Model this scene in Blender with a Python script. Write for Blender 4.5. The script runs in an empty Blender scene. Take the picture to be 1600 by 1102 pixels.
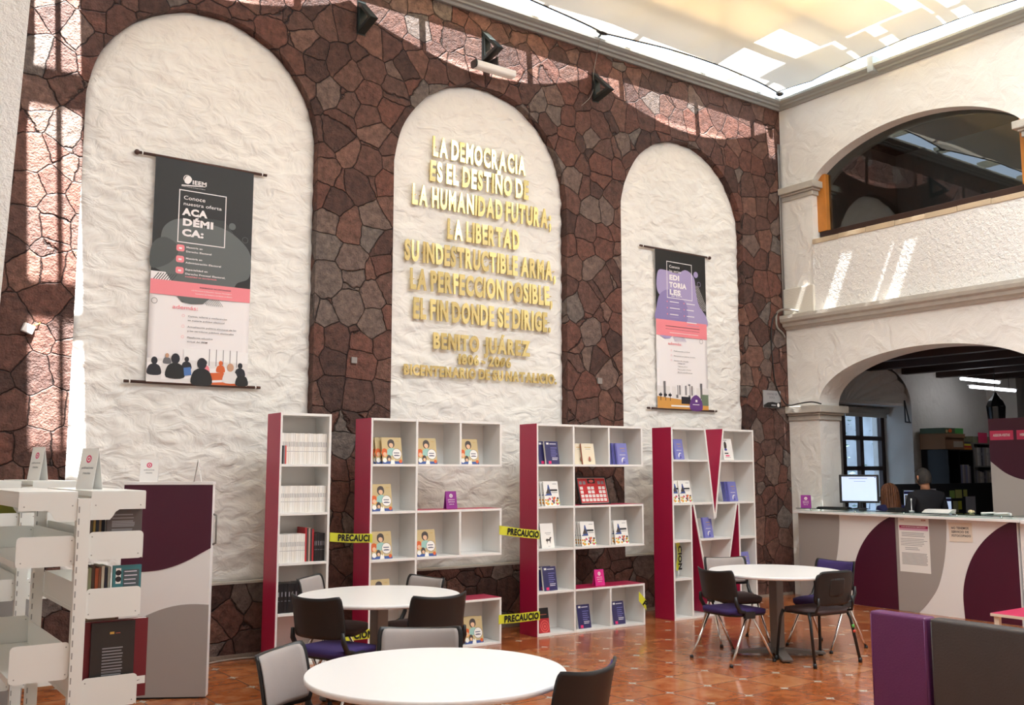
import bpy, bmesh, math, random
from mathutils import Vector, Matrix, noise

random.seed(7)
S = bpy.context.scene
COL = S.collection
PI = math.pi

# ------------------------------------------------------------------ camera
cam_d = bpy.data.cameras.new('camera')
cam = bpy.data.objects.new('camera', cam_d); COL.objects.link(cam)
cam_d.sensor_width = 36.0
cam_d.lens = 1518.634 * 36.0 / 1600.0
cam_d.clip_start = 0.05; cam_d.clip_end = 200
YAW, PITCH = 0.6228, 0.11976
cam.location = (-10.659, -8.451, 1.6267)
cam.rotation_euler = (PI / 2 + PITCH, 0.0, -YAW)
S.camera = cam

# ------------------------------------------------------------------ sky, sun, added fill lamp, exposure
world = bpy.data.worlds.new('world'); S.world = world
world.use_nodes = True
bg = world.node_tree.nodes['Background']
bg.inputs[0].default_value = (0.62, 0.79, 1.0, 1)
bg.inputs[1].default_value = 5.0
sun_d = bpy.data.lights.new('sun', 'SUN'); sun_d.energy = 60.0; sun_d.angle = 0.0093
sun_d.color = (1.0, 0.975, 0.94)
sun = bpy.data.objects.new('sun', sun_d); COL.objects.link(sun)
sun.rotation_euler = Vector((0.055, 0.40, -0.92)).to_track_quat('-Z', 'Y').to_euler()
sun.location = (-8, -6, 14)
# added area lamp under the solid ceiling, standing in for unseen roof light
fill_d = bpy.data.lights.new('skylight', 'AREA'); fill_d.shape = 'RECTANGLE'
fill_d.size = 8.6; fill_d.size_y = 3.6; fill_d.energy = 600.0; fill_d.color = (0.90, 0.965, 1.0)
fill_lamp = bpy.data.objects.new('skylight', fill_d); COL.objects.link(fill_lamp)
fill_lamp.location = (-4.9, -5.9, 6.85)
vs = S.view_settings
S.display_settings.display_device = 'sRGB'
vs.view_transform = 'Standard'; vs.look = 'None'; vs.gamma = 1.0; vs.exposure = 0.08
vs.use_curve_mapping = False

# ------------------------------------------------------------------ materials
def lin(h):
    h = h.lstrip('#'); c = [int(h[i:i + 2], 16) / 255 for i in (0, 2, 4)]
    return tuple(x / 12.92 if x <= 0.04045 else ((x + 0.055) / 1.055) ** 2.4 for x in c) + (1,)
MATS = {}
def mat(name, col='#ffffff', rough=0.5, metal=0.0, spec=0.5, bump=None, emit=None, var=0.0, vscale=8.0):
    """principled procedural material; bump = (scale, distance[, detail])"""
    if name in MATS: return MATS[name]
    m = bpy.data.materials.new(name); m.use_nodes = True
    nt = m.node_tree; b = nt.nodes['Principled BSDF']
    b.inputs['Base Color'].default_value = lin(col)
    b.inputs['Roughness'].default_value = rough; b.inputs['Metallic'].default_value = metal
    b.inputs['Specular IOR Level'].default_value = spec
    tc = None
    if var or bump:
        tc = nt.nodes.new('ShaderNodeTexCoord')
    if var:
        n = nt.nodes.new('ShaderNodeTexNoise'); n.inputs['Scale'].default_value = vscale
        n.inputs['Detail'].default_value = 4
        nt.links.new(tc.outputs['Object'], n.inputs['Vector'])
        h = nt.nodes.new('ShaderNodeHueSaturation'); h.inputs['Color'].default_value = lin(col)
        mr = nt.nodes.new('ShaderNodeMapRange'); mr.inputs[1].default_value = .25; mr.inputs[2].default_value = .75
        mr.inputs[3].default_value = 1 - var; mr.inputs[4].default_value = 1 + var
        nt.links.new(n.outputs['Fac'], mr.inputs[0]); nt.links.new(mr.outputs[0], h.inputs['Value'])
        nt.links.new(h.outputs[0], b.inputs['Base Color'])
    if bump:
        n = nt.nodes.new('ShaderNodeTexNoise'); n.inputs['Scale'].default_value = bump[0]
        n.inputs['Detail'].default_value = bump[2] if len(bump) > 2 else 3
        nt.links.new(tc.outputs['Object'], n.inputs['Vector'])
        bp = nt.nodes.new('ShaderNodeBump'); bp.inputs['Distance'].default_value = bump[1]
        bp.inputs['Strength'].default_value = 1.0
        nt.links.new(n.outputs['Fac'], bp.inputs['Height']); nt.links.new(bp.outputs[0], b.inputs['Normal'])
    if emit:
        b.inputs['Emission Color'].default_value = lin(emit[0]); b.inputs['Emission Strength'].default_value = emit[1]
    MATS[name] = m
    return m

def nodes_of(name):
    m = bpy.data.materials.new(name); m.use_nodes = True; MATS[name] = m
    return m, m.node_tree.nodes, m.node_tree.links, m.node_tree.nodes['Principled BSDF']

def stone_material():
    m, N, L, b = nodes_of('red cantera masonry')
    tc = N.new('ShaderNodeTexCoord')
    wn = N.new('ShaderNodeTexNoise'); wn.inputs['Scale'].default_value = 2.2; wn.inputs['Detail'].default_value = 2
    L.new(tc.outputs['Object'], wn.inputs['Vector'])
    wm = N.new('ShaderNodeVectorMath'); wm.operation = 'MULTIPLY_ADD'
    wm.inputs[1].default_value = (.07, .07, .07)
    L.new(wn.outputs['Color'], wm.inputs[0]); L.new(tc.outputs['Object'], wm.inputs[2])
    wn2 = N.new('ShaderNodeTexNoise'); wn2.inputs['Scale'].default_value = 13; wn2.inputs['Detail'].default_value = 3
    L.new(tc.outputs['Object'], wn2.inputs['Vector'])
    wm2 = N.new('ShaderNodeVectorMath'); wm2.operation = 'MULTIPLY_ADD'; wm2.inputs[1].default_value = (.035, .035, .035)
    L.new(wn2.outputs['Color'], wm2.inputs[0]); L.new(wm.outputs[0], wm2.inputs[2]); wm = wm2
    def vor(feature):
        v = N.new('ShaderNodeTexVoronoi'); v.feature = feature; v.inputs['Scale'].default_value = 3.9
        v.inputs['Randomness'].default_value = .85
        L.new(wm.outputs[0], v.inputs['Vector']); return v
    vc, ve = vor('F1'), vor('DISTANCE_TO_EDGE')
    # stone colour by cell
    sep = N.new('ShaderNodeSeparateColor'); L.new(vc.outputs['Color'], sep.inputs[0])
    ramp = N.new('ShaderNodeValToRGB'); e = ramp.color_ramp.elements
    e[0].position = 0; e[0].color = lin('#47302a'); e[1].position = 1; e[1].color = lin('#70594f')
    for p, c in ((.2, '#573b33'), (.42, '#694338'), (.62, '#5c423a'), (.78, '#755144'), (.9, '#6a5f59')):
        x = e.new(p); x.color = lin(c)
    L.new(sep.outputs[0], ramp.inputs[0])
    n2 = N.new('ShaderNodeTexNoise'); n2.inputs['Scale'].default_value = 14; n2.inputs['Detail'].default_value = 6
    n2.inputs['Roughness'].default_value = .65
    L.new(tc.outputs['Object'], n2.inputs['Vector'])
    mr = N.new('ShaderNodeMapRange'); mr.inputs[1].default_value = .3; mr.inputs[2].default_value = .7
    mr.inputs[3].default_value = .45; mr.inputs[4].default_value = 1.5
    L.new(n2.outputs['Fac'], mr.inputs[0])
    hs = N.new('ShaderNodeHueSaturation'); L.new(ramp.outputs[0], hs.inputs['Color']); L.new(mr.outputs[0], hs.inputs['Value'])
    # pits
    n3 = N.new('ShaderNodeTexNoise'); n3.inputs['Scale'].default_value = 60; n3.inputs['Detail'].default_value = 3
    L.new(tc.outputs['Object'], n3.inputs['Vector'])
    jr = N.new('ShaderNodeMapRange'); jr.inputs[1].default_value = .003; jr.inputs[2].default_value = .013
    L.new(ve.outputs['Distance'], jr.inputs[0])
    mix = N.new('ShaderNodeMix'); mix.data_type = 'RGBA'; mix.inputs[6].default_value = lin('#2a1d1a')
    L.new(jr.outputs[0], mix.inputs[0]); L.new(hs.outputs[0], mix.inputs[7])
    L.new(mix.outputs[2], b.inputs['Base Color'])
    b.inputs['Roughness'].default_value = .62; b.inputs['Specular IOR Level'].default_value = .35
    jb = N.new('ShaderNodeMapRange'); jb.inputs[1].default_value = 0; jb.inputs[2].default_value = .03
    jb.interpolation_type = 'SMOOTHSTEP'
    L.new(ve.outputs['Distance'], jb.inputs[0])
    a1 = N.new('ShaderNodeMath'); a1.operation = 'MULTIPLY_ADD'; a1.inputs[1].default_value = 1.1
    L.new(n2.outputs['Fac'], a1.inputs[0]); L.new(jb.outputs[0], a1.inputs[2])
    a2 = N.new('ShaderNodeMath'); a2.operation = 'MULTIPLY_ADD'; a2.inputs[1].default_value = .4
    L.new(n3.outputs['Fac'], a2.inputs[0]); L.new(a1.outputs[0], a2.inputs[2])
    a3 = N.new('ShaderNodeMath'); a3.operation = 'MULTIPLY_ADD'; a3.inputs[1].default_value = .5
    L.new(sep.outputs[1], a3.inputs[0]); L.new(a2.outputs[0], a3.inputs[2])
    bp = N.new('ShaderNodeBump'); bp.inputs['Distance'].default_value = .028
    L.new(a3.outputs[0], bp.inputs['Height']); L.new(bp.outputs[0], b.inputs['Normal'])
    return m

def plaster_material(name, col, scale, dist, fine=0.0, distortion=1.6, stretch=(1, 1, 1)):
    m, N, L, b = nodes_of(name)
    tc = N.new('ShaderNodeTexCoord')
    mp = N.new('ShaderNodeMapping'); mp.inputs['Scale'].default_value = stretch
    L.new(tc.outputs['Object'], mp.inputs[0])
    n = N.new('ShaderNodeTexNoise'); n.inputs['Scale'].default_value = scale; n.inputs['Detail'].default_value = 3
    n.inputs['Distortion'].default_value = distortion; n.inputs['Roughness'].default_value = .45
    L.new(mp.outputs[0], n.inputs['Vector'])
    h = n.outputs['Fac']
    if fine:
        f = N.new('ShaderNodeTexNoise'); f.inputs['Scale'].default_value = 75; f.inputs['Detail'].default_value = 4
        L.new(tc.outputs['Object'], f.inputs['Vector'])
        a = N.new('ShaderNodeMath'); a.operation = 'MULTIPLY_ADD'; a.inputs[1].default_value = fine
        L.new(f.outputs['Fac'], a.inputs[0]); L.new(h, a.inputs[2]); h = a.outputs[0]
    bp = N.new('ShaderNodeBump'); bp.inputs['Distance'].default_value = dist
    L.new(h, bp.inputs['Height']); L.new(bp.outputs[0], b.inputs['Normal'])
    v = N.new('ShaderNodeTexNoise'); v.inputs['Scale'].default_value = 1.3; v.inputs['Detail'].default_value = 3
    L.new(tc.outputs['Object'], v.inputs['Vector'])
    mr = N.new('ShaderNodeMapRange'); mr.inputs[1].default_value = .3; mr.inputs[2].default_value = .7
    mr.inputs[3].default_value = .96; mr.inputs[4].default_value = 1.03
    L.new(v.outputs['Fac'], mr.inputs[0])
    hs = N.new('ShaderNodeHueSaturation'); hs.inputs['Color'].default_value = lin(col)
    L.new(mr.outputs[0], hs.inputs['Value']); L.new(hs.outputs[0], b.inputs['Base Color'])
    b.inputs['Roughness'].default_value = .7; b.inputs['Specular IOR Level'].default_value = .25
    return m

TILE, TOX, TOY, TROT = 0.40, -5.418, -3.138, 0.0085
def floor_material():
    m, N, L, b = nodes_of('glazed terracotta tiles')
    tc = N.new('ShaderNodeTexCoord')
    mp = N.new('ShaderNodeMapping'); mp.vector_type = 'TEXTURE'
    mp.inputs['Location'].default_value = (TOX, TOY, 0); mp.inputs['Rotation'].default_value = (0, 0, TROT)
    mp.inputs['Scale'].default_value = (TILE, TILE, TILE)
    L.new(tc.outputs['Object'], mp.inputs[0])
    sx = N.new('ShaderNodeSeparateXYZ'); L.new(mp.outputs[0], sx.inputs[0])
    def math_(op, a, bb=None):
        k = N.new('ShaderNodeMath'); k.operation = op
        for i, v in enumerate((a, bb)):
            if v is None: continue
            if isinstance(v, (int, float)): k.inputs[i].default_value = v
            else: L.new(v, k.inputs[i])
        return k.outputs[0]
    def edge(c):          # distance to nearest integer (0 at a joint)
        f = math_('FRACT', c); g = math_('SUBTRACT', f, .5); g = math_('ABSOLUTE', g)
        return math_('SUBTRACT', .5, g)
    ex, ey = edge(sx.outputs[0]), edge(sx.outputs[1])
    grout = math_('MINIMUM', ex, ey)
    # little concave-sided inset on every corner (points along the two diagonals of the tile)
    mx = math_('MAXIMUM', ex, ey)
    lt1 = math_('LESS_THAN', mx, .118)
    # concave inset with its points along the joints
    c1 = math_('SQRT', math_('ADD', math_('POWER', math_('SUBTRACT', ex, .132), 2), math_('POWER', math_('SUBTRACT', ey, .132), 2)))
    gt = math_('GREATER_THAN', c1, .126)
    star = math_('MULTIPLY', lt1, gt)
    fl = N.new('ShaderNodeVectorMath'); fl.operation = 'FLOOR'; L.new(mp.outputs[0], fl.inputs[0])
    wn = N.new('ShaderNodeTexWhiteNoise'); wn.noise_dimensions = '2D'; L.new(fl.outputs[0], wn.inputs['Vector'])
    n = N.new('ShaderNodeTexNoise'); n.inputs['Scale'].default_value = 7; n.inputs['Detail'].default_value = 6
    n.inputs['Roughness'].default_value = .6; L.new(tc.outputs['Object'], n.inputs['Vector'])
    mixf = math_('ADD', math_('MULTIPLY', wn.outputs['Value'], .22), math_('MULTIPLY', n.outputs['Fac'], .9))
    ramp = N.new('ShaderNodeValToRGB'); e = ramp.color_ramp.elements
    e[0].position = .25; e[0].color = lin('#7a3a1c'); e[1].position = .9; e[1].color = lin('#c28a5c')
    x = e.new(.52); x.color = lin('#a35a30')
    L.new(mixf, ramp.inputs[0])
    g = N.new('ShaderNodeMapRange'); g.inputs[1].default_value = .008; g.inputs[2].default_value = .016
    L.new(grout, g.inputs[0])
    m1 = N.new('ShaderNodeMix'); m1.data_type = 'RGBA'; m1.inputs[6].default_value = lin('#5f4434')
    L.new(g.outputs[0], m1.inputs[0]); L.new(ramp.outputs[0], m1.inputs[7])
    n4 = N.new('ShaderNodeTexNoise'); n4.inputs['Scale'].default_value = 90; L.new(tc.outputs['Object'], n4.inputs['Vector'])
    r4 = N.new('ShaderNodeValToRGB'); r4.color_ramp.elements[0].position = .42; r4.color_ramp.elements[0].color = lin('#8f8577')
    r4.color_ramp.elements[1].position = .58; r4.color_ramp.elements[1].color = lin('#d6cfc0'); L.new(n4.outputs['Fac'], r4.inputs[0])
    m2 = N.new('ShaderNodeMix'); m2.data_type = 'RGBA'
    L.new(star, m2.inputs[0]); L.new(m1.outputs[2], m2.inputs[6]); L.new(r4.outputs[0], m2.inputs[7])
    L.new(m2.outputs[2], b.inputs['Base Color'])
    b.inputs['Roughness'].default_value = .16; b.inputs['Specular IOR Level'].default_value = .55
    bp = N.new('ShaderNodeBump'); bp.inputs['Distance'].default_value = .004; bp.inputs['Strength'].default_value = .6
    hh = math_('ADD', math_('MULTIPLY', g.outputs[0], .5), math_('MULTIPLY', n.outputs['Fac'], .16))
    L.new(hh, bp.inputs['Height']); L.new(bp.outputs[0], b.inputs['Normal'])
    return m

def glass_material(name, tint, gloss_tint=(1, 1, 1, 1), f0=1.5):
    m, N, L, b = nodes_of(name); N.remove(b)
    out = N['Material Output']
    t = N.new('ShaderNodeBsdfTransparent'); t.inputs[0].default_value = tint
    g = N.new('ShaderNodeBsdfGlossy'); g.inputs['Roughness'].default_value = .0; g.inputs[0].default_value = gloss_tint
    f = N.new('ShaderNodeFresnel'); f.inputs[0].default_value = f0
    ge = N.new('ShaderNodeNewGeometry'); iv = N.new('ShaderNodeMath'); iv.operation = 'SUBTRACT'; iv.inputs[0].default_value = 1
    L.new(ge.outputs['Backfacing'], iv.inputs[1]); mu = N.new('ShaderNodeMath'); mu.operation = 'MULTIPLY'
    L.new(f.outputs[0], mu.inputs[0]); L.new(iv.outputs[0], mu.inputs[1])
    mx = N.new('ShaderNodeMixShader'); L.new(mu.outputs[0], mx.inputs[0]); L.new(t.outputs[0], mx.inputs[1]); L.new(g.outputs[0], mx.inputs[2])
    L.new(mx.outputs[0], out.inputs[0])
    return m

def cloth_roof_material(name, trans, refl, open_fac, weave=True):
    """sheet that lets light through: translucent + reflecting + open weave"""
    m, N, L, b = nodes_of(name); N.remove(b); out = N['Material Output']
    t = N.new('ShaderNodeBsdfTranslucent'); t.inputs[0].default_value = trans
    d = N.new('ShaderNodeBsdfDiffuse'); d.inputs[0].default_value = refl
    a = N.new('ShaderNodeAddShader'); L.new(t.outputs[0], a.inputs[0]); L.new(d.outputs[0], a.inputs[1])
    tr = N.new('ShaderNodeBsdfTransparent')
    mx = N.new('ShaderNodeMixShader'); mx.inputs[0].default_value = open_fac
    L.new(a.outputs[0], mx.inputs[1]); L.new(tr.outputs[0], mx.inputs[2]); L.new(mx.outputs[0], out.inputs[0])
    return m

M_STONE = stone_material()
M_PANEL = plaster_material('hand trowelled white plaster', '#ebe8e2', 5.0, .028, 0.0, 1.3, (1, 1, 1.6))
M_WALL = plaster_material('white wall plaster', '#ece9e3', 4.2, .028, .10, .9)
M_ROUGH = plaster_material('white roughcast', '#ece9e4', 22.0, .02, .5, .3)
M_FLOOR = floor_material()
M_TRIMSTONE = mat('grey cantera trim', '#bdb7ac', .75, bump=(60, .004, 4), var=.08)
M_CORNICE = mat('grey painted cornice', '#9fa3a1', .45, bump=(30, .002), var=.05)
M_SHELF = mat('white laminate', '#eceae6', .35)
M_RED = mat('raspberry laminate', '#b01c49', .4)
M_WHITE = mat('white melamine', '#f0eeec', .3)
M_WMETAL = mat('white painted steel', '#e9eae4', .35)
M_GREYW = mat('grey laminate', '#a59f9a', .45)
M_MAROON = mat('maroon laminate', '#4a0f2b', .4)
M_BLACKP = mat('black plastic', '#1b1b1c', .42, bump=(300, .0004))
M_CHROME = mat('chrome tube', '#d8d6d4', .12, metal=1.0)
M_GREYF = mat('grey fabric', '#a59c98', .9, bump=(400, .0008), var=.04)
M_DARKF = mat('dark brown grey fabric', '#56494a', .9, bump=(400, .0008))
M_PURPF = mat('purple fabric', '#3a2a63', .9, bump=(400, .0008), var=.06)
M_STEELG = mat('grey steel', '#7d7873', .4, metal=.3)
M_BLACKM = mat('black painted metal', '#1c1d1d', .35)
M_WOOD = mat('brown turned wood', '#4b2f26', .5)
M_DARKWOOD = mat('dark varnished wood', '#31180f', .5, var=.2, vscale=6)
M_ORANGEWOOD = mat('orange varnished wood', '#bf7a31', .4, var=.15, vscale=5)
M_GOLD = mat('polished brass', '#dfca8c', .17, metal=1.0)
M_GOLDEDGE = M_GOLD
M_PAPER = mat('white paper', '#f1efeb', .6)
M_INK = mat('black ink', '#141414', .6)
M_TAPE = mat('yellow caution tape', '#d8d83a', .35)
M_SCREEN = mat('lit screen', '#c8d8f0', .3, emit=('#bcd0f2', .62))
M_TUBE = mat('lit fluorescent tube', '#ffffff', .3, emit=('#f6f8ff', 7.0))

# ------------------------------------------------------------------ mesh helpers
class MB:
    """collects shapes, then links them as ONE mesh object"""
    def __init__(s): s.v = []; s.f = []; s.m = []; s.mats = []; s.sm = []
    def mi(s, m):
        if m not in s.mats: s.mats.append(m)
        return s.mats.index(m)
    def add(s, vs, fs, m, smooth=False, T=None):
        o = len(s.v)
        s.v += [tuple(T @ Vector(p)) if T else tuple(p) for p in vs]
        k = s.mi(m)
        for f in fs:
            s.f.append(tuple(o + i for i in f)); s.m.append(k); s.sm.append(smooth)
        return s
    def box(s, lo, hi, m, T=None):
        x0, y0, z0 = lo; x1, y1, z1 = hi
        vs = [(x0, y0, z0), (x1, y0, z0), (x1, y1, z0), (x0, y1, z0), (x0, y0, z1), (x1, y0, z1), (x1, y1, z1), (x0, y1, z1)]
        return s.add(vs, [(0, 3, 2, 1), (4, 5, 6, 7), (0, 1, 5, 4), (1, 2, 6, 5), (2, 3, 7, 6), (3, 0, 4, 7)], m, False, T)
    def prism(s, poly, d0, d1, m, plane='xz', T=None, smooth=False):
        """closed 2-D outline extruded along the third axis"""
        n = len(poly)
        def P(a, b, d):
            return {'xz': (a, d, b), 'xy': (a, b, d), 'yz': (d, a, b)}[plane]
        vs = [P(a, b, d0) for a, b in poly] + [P(a, b, d1) for a, b in poly]
        fs = [tuple(range(n)), tuple(range(2 * n - 1, n - 1, -1))] + [(i, i + n, (i + 1) % n + n, (i + 1) % n) for i in range(n)]
        return s.add(vs, fs, m, smooth, T)
    def flat(s, poly, d, m, plane='xz', T=None):
        def P(a, b):
            return {'xz': (a, d, b), 'xy': (a, b, d), 'yz': (d, a, b)}[plane]
        return s.add([P(a, b) for a, b in poly], [tuple(range(len(poly)))], m, False, T)
    def tube(s, pts, r, m, n=10, cap=True, T=None):
        pts = [Vector(p) for p in pts]; rs = r if isinstance(r, (list, tuple)) else [r] * len(pts)
        vs = []; fs = []
        up = None
        for i, p in enumerate(pts):
            t = ((pts[min(i + 1, len(pts) - 1)] - p).normalized() + (p - pts[max(i - 1, 0)]).normalized())
            if t.length < 1e-6: t = pts[min(i + 1, len(pts) - 1)] - pts[max(i - 1, 0)]
            t.normalize()
            if up is None: up = Vector((0, 0, 1)) if abs(t.z) < .9 else Vector((1, 0, 0))
            a = t.cross(up).normalized(); b = a.cross(t).normalized(); up = b
            for k in range(n):
                q = 2 * PI * k / n
                vs.append(p + rs[i] * (math.cos(q) * a + math.sin(q) * b))
        for i in range(len(pts) - 1):
            for k in range(n):
                fs.append((i * n + k, i * n + (k + 1) % n, (i + 1) * n + (k + 1) % n, (i + 1) * n + k))
        s.add(vs, fs, m, True, T)
        if cap:
            o = len(s.v) - len(vs)
            for c in (range(n - 1, -1, -1), range((len(pts) - 1) * n, len(pts) * n)):
                s.f.append(tuple(o + i for i in c)); s.m.append(s.mi(m)); s.sm.append(False)
        return s
    def lathe(s, prof, m, n=32, T=None, smooth=True):
        vs = []; fs = []
        for r, z in prof:
            for k in range(n):
                q = 2 * PI * k / n; vs.append((r * math.cos(q), r * math.sin(q), z))
        for i in range(len(prof) - 1):
            for k in range(n):
                fs.append((i * n + k, i * n + (k + 1) % n, (i + 1) * n + (k + 1) % n, (i + 1) * n + k))
        fs2 = [tuple(range(n - 1, -1, -1)), tuple(range((len(prof) - 1) * n, len(prof) * n))]
        o = len(s.v)
        s.add(vs, fs, m, smooth, T)
        for f in fs2: s.f.append(tuple(o + i for i in f)); s.m.append(s.mi(m)); s.sm.append(False)
        return s
    def sphere(s, c, r, m, n=14, T=None):
        r = r if isinstance(r, (list, tuple)) else (r, r, r)
        vs = []; fs = []; k2 = n // 2
        for i in range(k2 + 1):
            a = PI * i / k2
            for k in range(n):
                q = 2 * PI * k / n
                vs.append((c[0] + r[0] * math.sin(a) * math.cos(q), c[1] + r[1] * math.sin(a) * math.sin(q), c[2] + r[2] * math.cos(a)))
        for i in range(k2):
            for k in range(n):
                fs.append((i * n + k, (i + 1) * n + k, (i + 1) * n + (k + 1) % n, i * n + (k + 1) % n))
        return s.add(vs, fs, m, True, T)
    def grid(s, fn, nu, nv, m, smooth=True, T=None):
        vs = [fn(i / nu, j / nv) for j in range(nv + 1) for i in range(nu + 1)]
        w = nu + 1
        fs = [(j * w + i, j * w + i + 1, (j + 1) * w + i + 1, (j + 1) * w + i) for j in range(nv) for i in range(nu)]
        return s.add(vs, fs, m, smooth, T)
    def text(s, string, x, z, h, m, y=-.001, bold=0.0, sx=1.0, align='LEFT', T=None, width=None, line=1.25):
        """lettering lying in the xz plane (front towards -y); h = capital height"""
        vs, fs, w = text_shape(string, bold, align, line)
        k = h / CAP
        kx = k * sx if width is None else width / max(w, 1e-6)
        return s.add([(x + a * kx, y, z + b * k) for a, b in vs], fs, m, False, T)
    def mesh(s, name):
        me = bpy.data.meshes.new(name); me.from_pydata(s.v, [], s.f)
        for m in s.mats: me.materials.append(m)
        me.polygons.foreach_set('material_index', s.m); me.polygons.foreach_set('use_smooth', s.sm)
        me.update(); return me
    def build(s, name, parent=None, loc=None, mtx=None, bevel=0, seg=2, fix=True):
        me = s.mesh(name)
        if fix: fix_normals(me)
        o = bpy.data.objects.new(name, me); COL.objects.link(o)
        if parent: o.parent = parent
        if loc: o.location = loc
        if mtx: o.matrix_local = mtx
        if bevel:
            b = o.modifiers.new('bevel', 'BEVEL'); b.width = bevel; b.segments = seg; b.limit_method = 'ANGLE'; b.angle_limit = .7
        return o

def fix_normals(me):
    bm = bmesh.new(); bm.from_mesh(me)
    bmesh.ops.recalc_face_normals(bm, faces=bm.faces)
    bm.to_mesh(me); bm.free()

_TXT = {}
CAP = 0.70
def text_shape(string, bold=0.0, align='LEFT', line=1.25):
    key = (string, bold, align, line)
    if key in _TXT: return _TXT[key]
    cu = bpy.data.curves.new('txt', 'FONT'); cu.body = string; cu.size = 1.0; cu.align_x = align
    cu.offset = bold; cu.space_line = line; cu.resolution_u = 3
    if bold: cu.space_character = 1 + bold * 2.2
    o = bpy.data.objects.new('txt', cu); COL.objects.link(o)
    bpy.context.view_layer.update()
    me = bpy.data.meshes.new_from_object(o.evaluated_get(bpy.context.evaluated_depsgraph_get()))
    vs = [(v.co.x, v.co.y) for v in me.vertices]; fs = [tuple(p.vertices) for p in me.polygons]
    bpy.data.objects.remove(o); bpy.data.curves.remove(cu); bpy.data.meshes.remove(me)
    w = (max(v[0] for v in vs) - min(v[0] for v in vs)) if vs else 0
    _TXT[key] = (vs, fs, w)
    return _TXT[key]

def blob(pts, n=6):
    """smooth closed outline through points"""
    out = []; k = len(pts)
    for i in range(k):
        p0, p1, p2, p3 = (pts[(i + j - 1) % k] for j in range(4))
        for q in range(n):
            t = q / n; t2 = t * t; t3 = t2 * t
            out.append(tuple(.5 * (2 * p1[c] + (p2[c] - p0[c]) * t + (2 * p0[c] - 5 * p1[c] + 4 * p2[c] - p3[c]) * t2 + (3 * p1[c] - p0[c] - 3 * p2[c] + p3[c]) * t3) for c in (0, 1)))
    return out
def smooth(pts, n=8):
    """open curve through points"""
    out = []
    for i in range(len(pts) - 1):
        p0, p1, p2, p3 = pts[max(i - 1, 0)], pts[i], pts[i + 1], pts[min(i + 2, len(pts) - 1)]
        for q in range(n):
            t = q / n
            out.append(tuple(.5 * (2 * p1[c] + (p2[c] - p0[c]) * t + (2 * p0[c] - 5 * p1[c] + 4 * p2[c] - p3[c]) * t * t + (3 * p1[c] - p0[c] - 3 * p2[c] + p3[c]) * t ** 3) for c in (0, 1)))
    return out + [tuple(pts[-1])]
def disc(cx, cz, r, n=24, rz=None):
    return [(cx + r * math.cos(2 * PI * i / n), cz + (rz or r) * math.sin(2 * PI * i / n)) for i in range(n)]
def rect(x0, z0, x1, z1): return [(x0, z0), (x1, z0), (x1, z1), (x0, z1)]
def rrect(x0, z0, x1, z1, r, n=5):
    out = []
    for cx, cz, a in ((x1 - r, z0 + r, -PI / 2), (x1 - r, z1 - r, 0), (x0 + r, z1 - r, PI / 2), (x0 + r, z0 + r, PI)):
        out += [(cx + r * math.cos(a + PI / 2 * i / n), cz + r * math.sin(a + PI / 2 * i / n)) for i in range(n + 1)]
    return out

def tag(o, label, cat, group=None):
    o['label'] = label; o['category'] = cat
    if group: o['group'] = group
    return o
def struct(o):
    o['kind'] = 'structure'; return o
def thing(name, label, cat, loc=(0, 0, 0), rz=0.0, group=None):
    o = bpy.data.objects.new(name, None); COL.objects.link(o)
    o.location = loc; o.rotation_euler = (0, 0, rz); o.empty_display_size = .1
    return tag(o, label, cat, group)
def inst(name, me, parent=None, mtx=None):
    o = bpy.data.objects.new(name, me); COL.objects.link(o)
    if parent: o.parent = parent
    if mtx: o.matrix_local = mtx
    return o
def TR(x, y, z, rz=0, rx=0, ry=0):
    return Matrix.Translation((x, y, z)) @ Matrix.Rotation(rz, 4, 'Z') @ Matrix.Rotation(ry, 4, 'Y') @ Matrix.Rotation(rx, 4, 'X')
ORD = ['first', 'second', 'third', 'fourth', 'fifth', 'sixth', 'seventh', 'eighth', 'ninth', 'tenth', 'eleventh', 'twelfth', 'thirteenth',
       'fourteenth', 'fifteenth', 'sixteenth', 'seventeenth', 'eighteenth', 'nineteenth', 'twentieth', 'twenty-first', 'twenty-second',
       'twenty-third', 'twenty-fourth', 'twenty-fifth', 'twenty-sixth', 'twenty-seventh', 'twenty-eighth', 'twenty-ninth', 'thirtieth', 'thirty-first', 'thirty-second']
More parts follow.
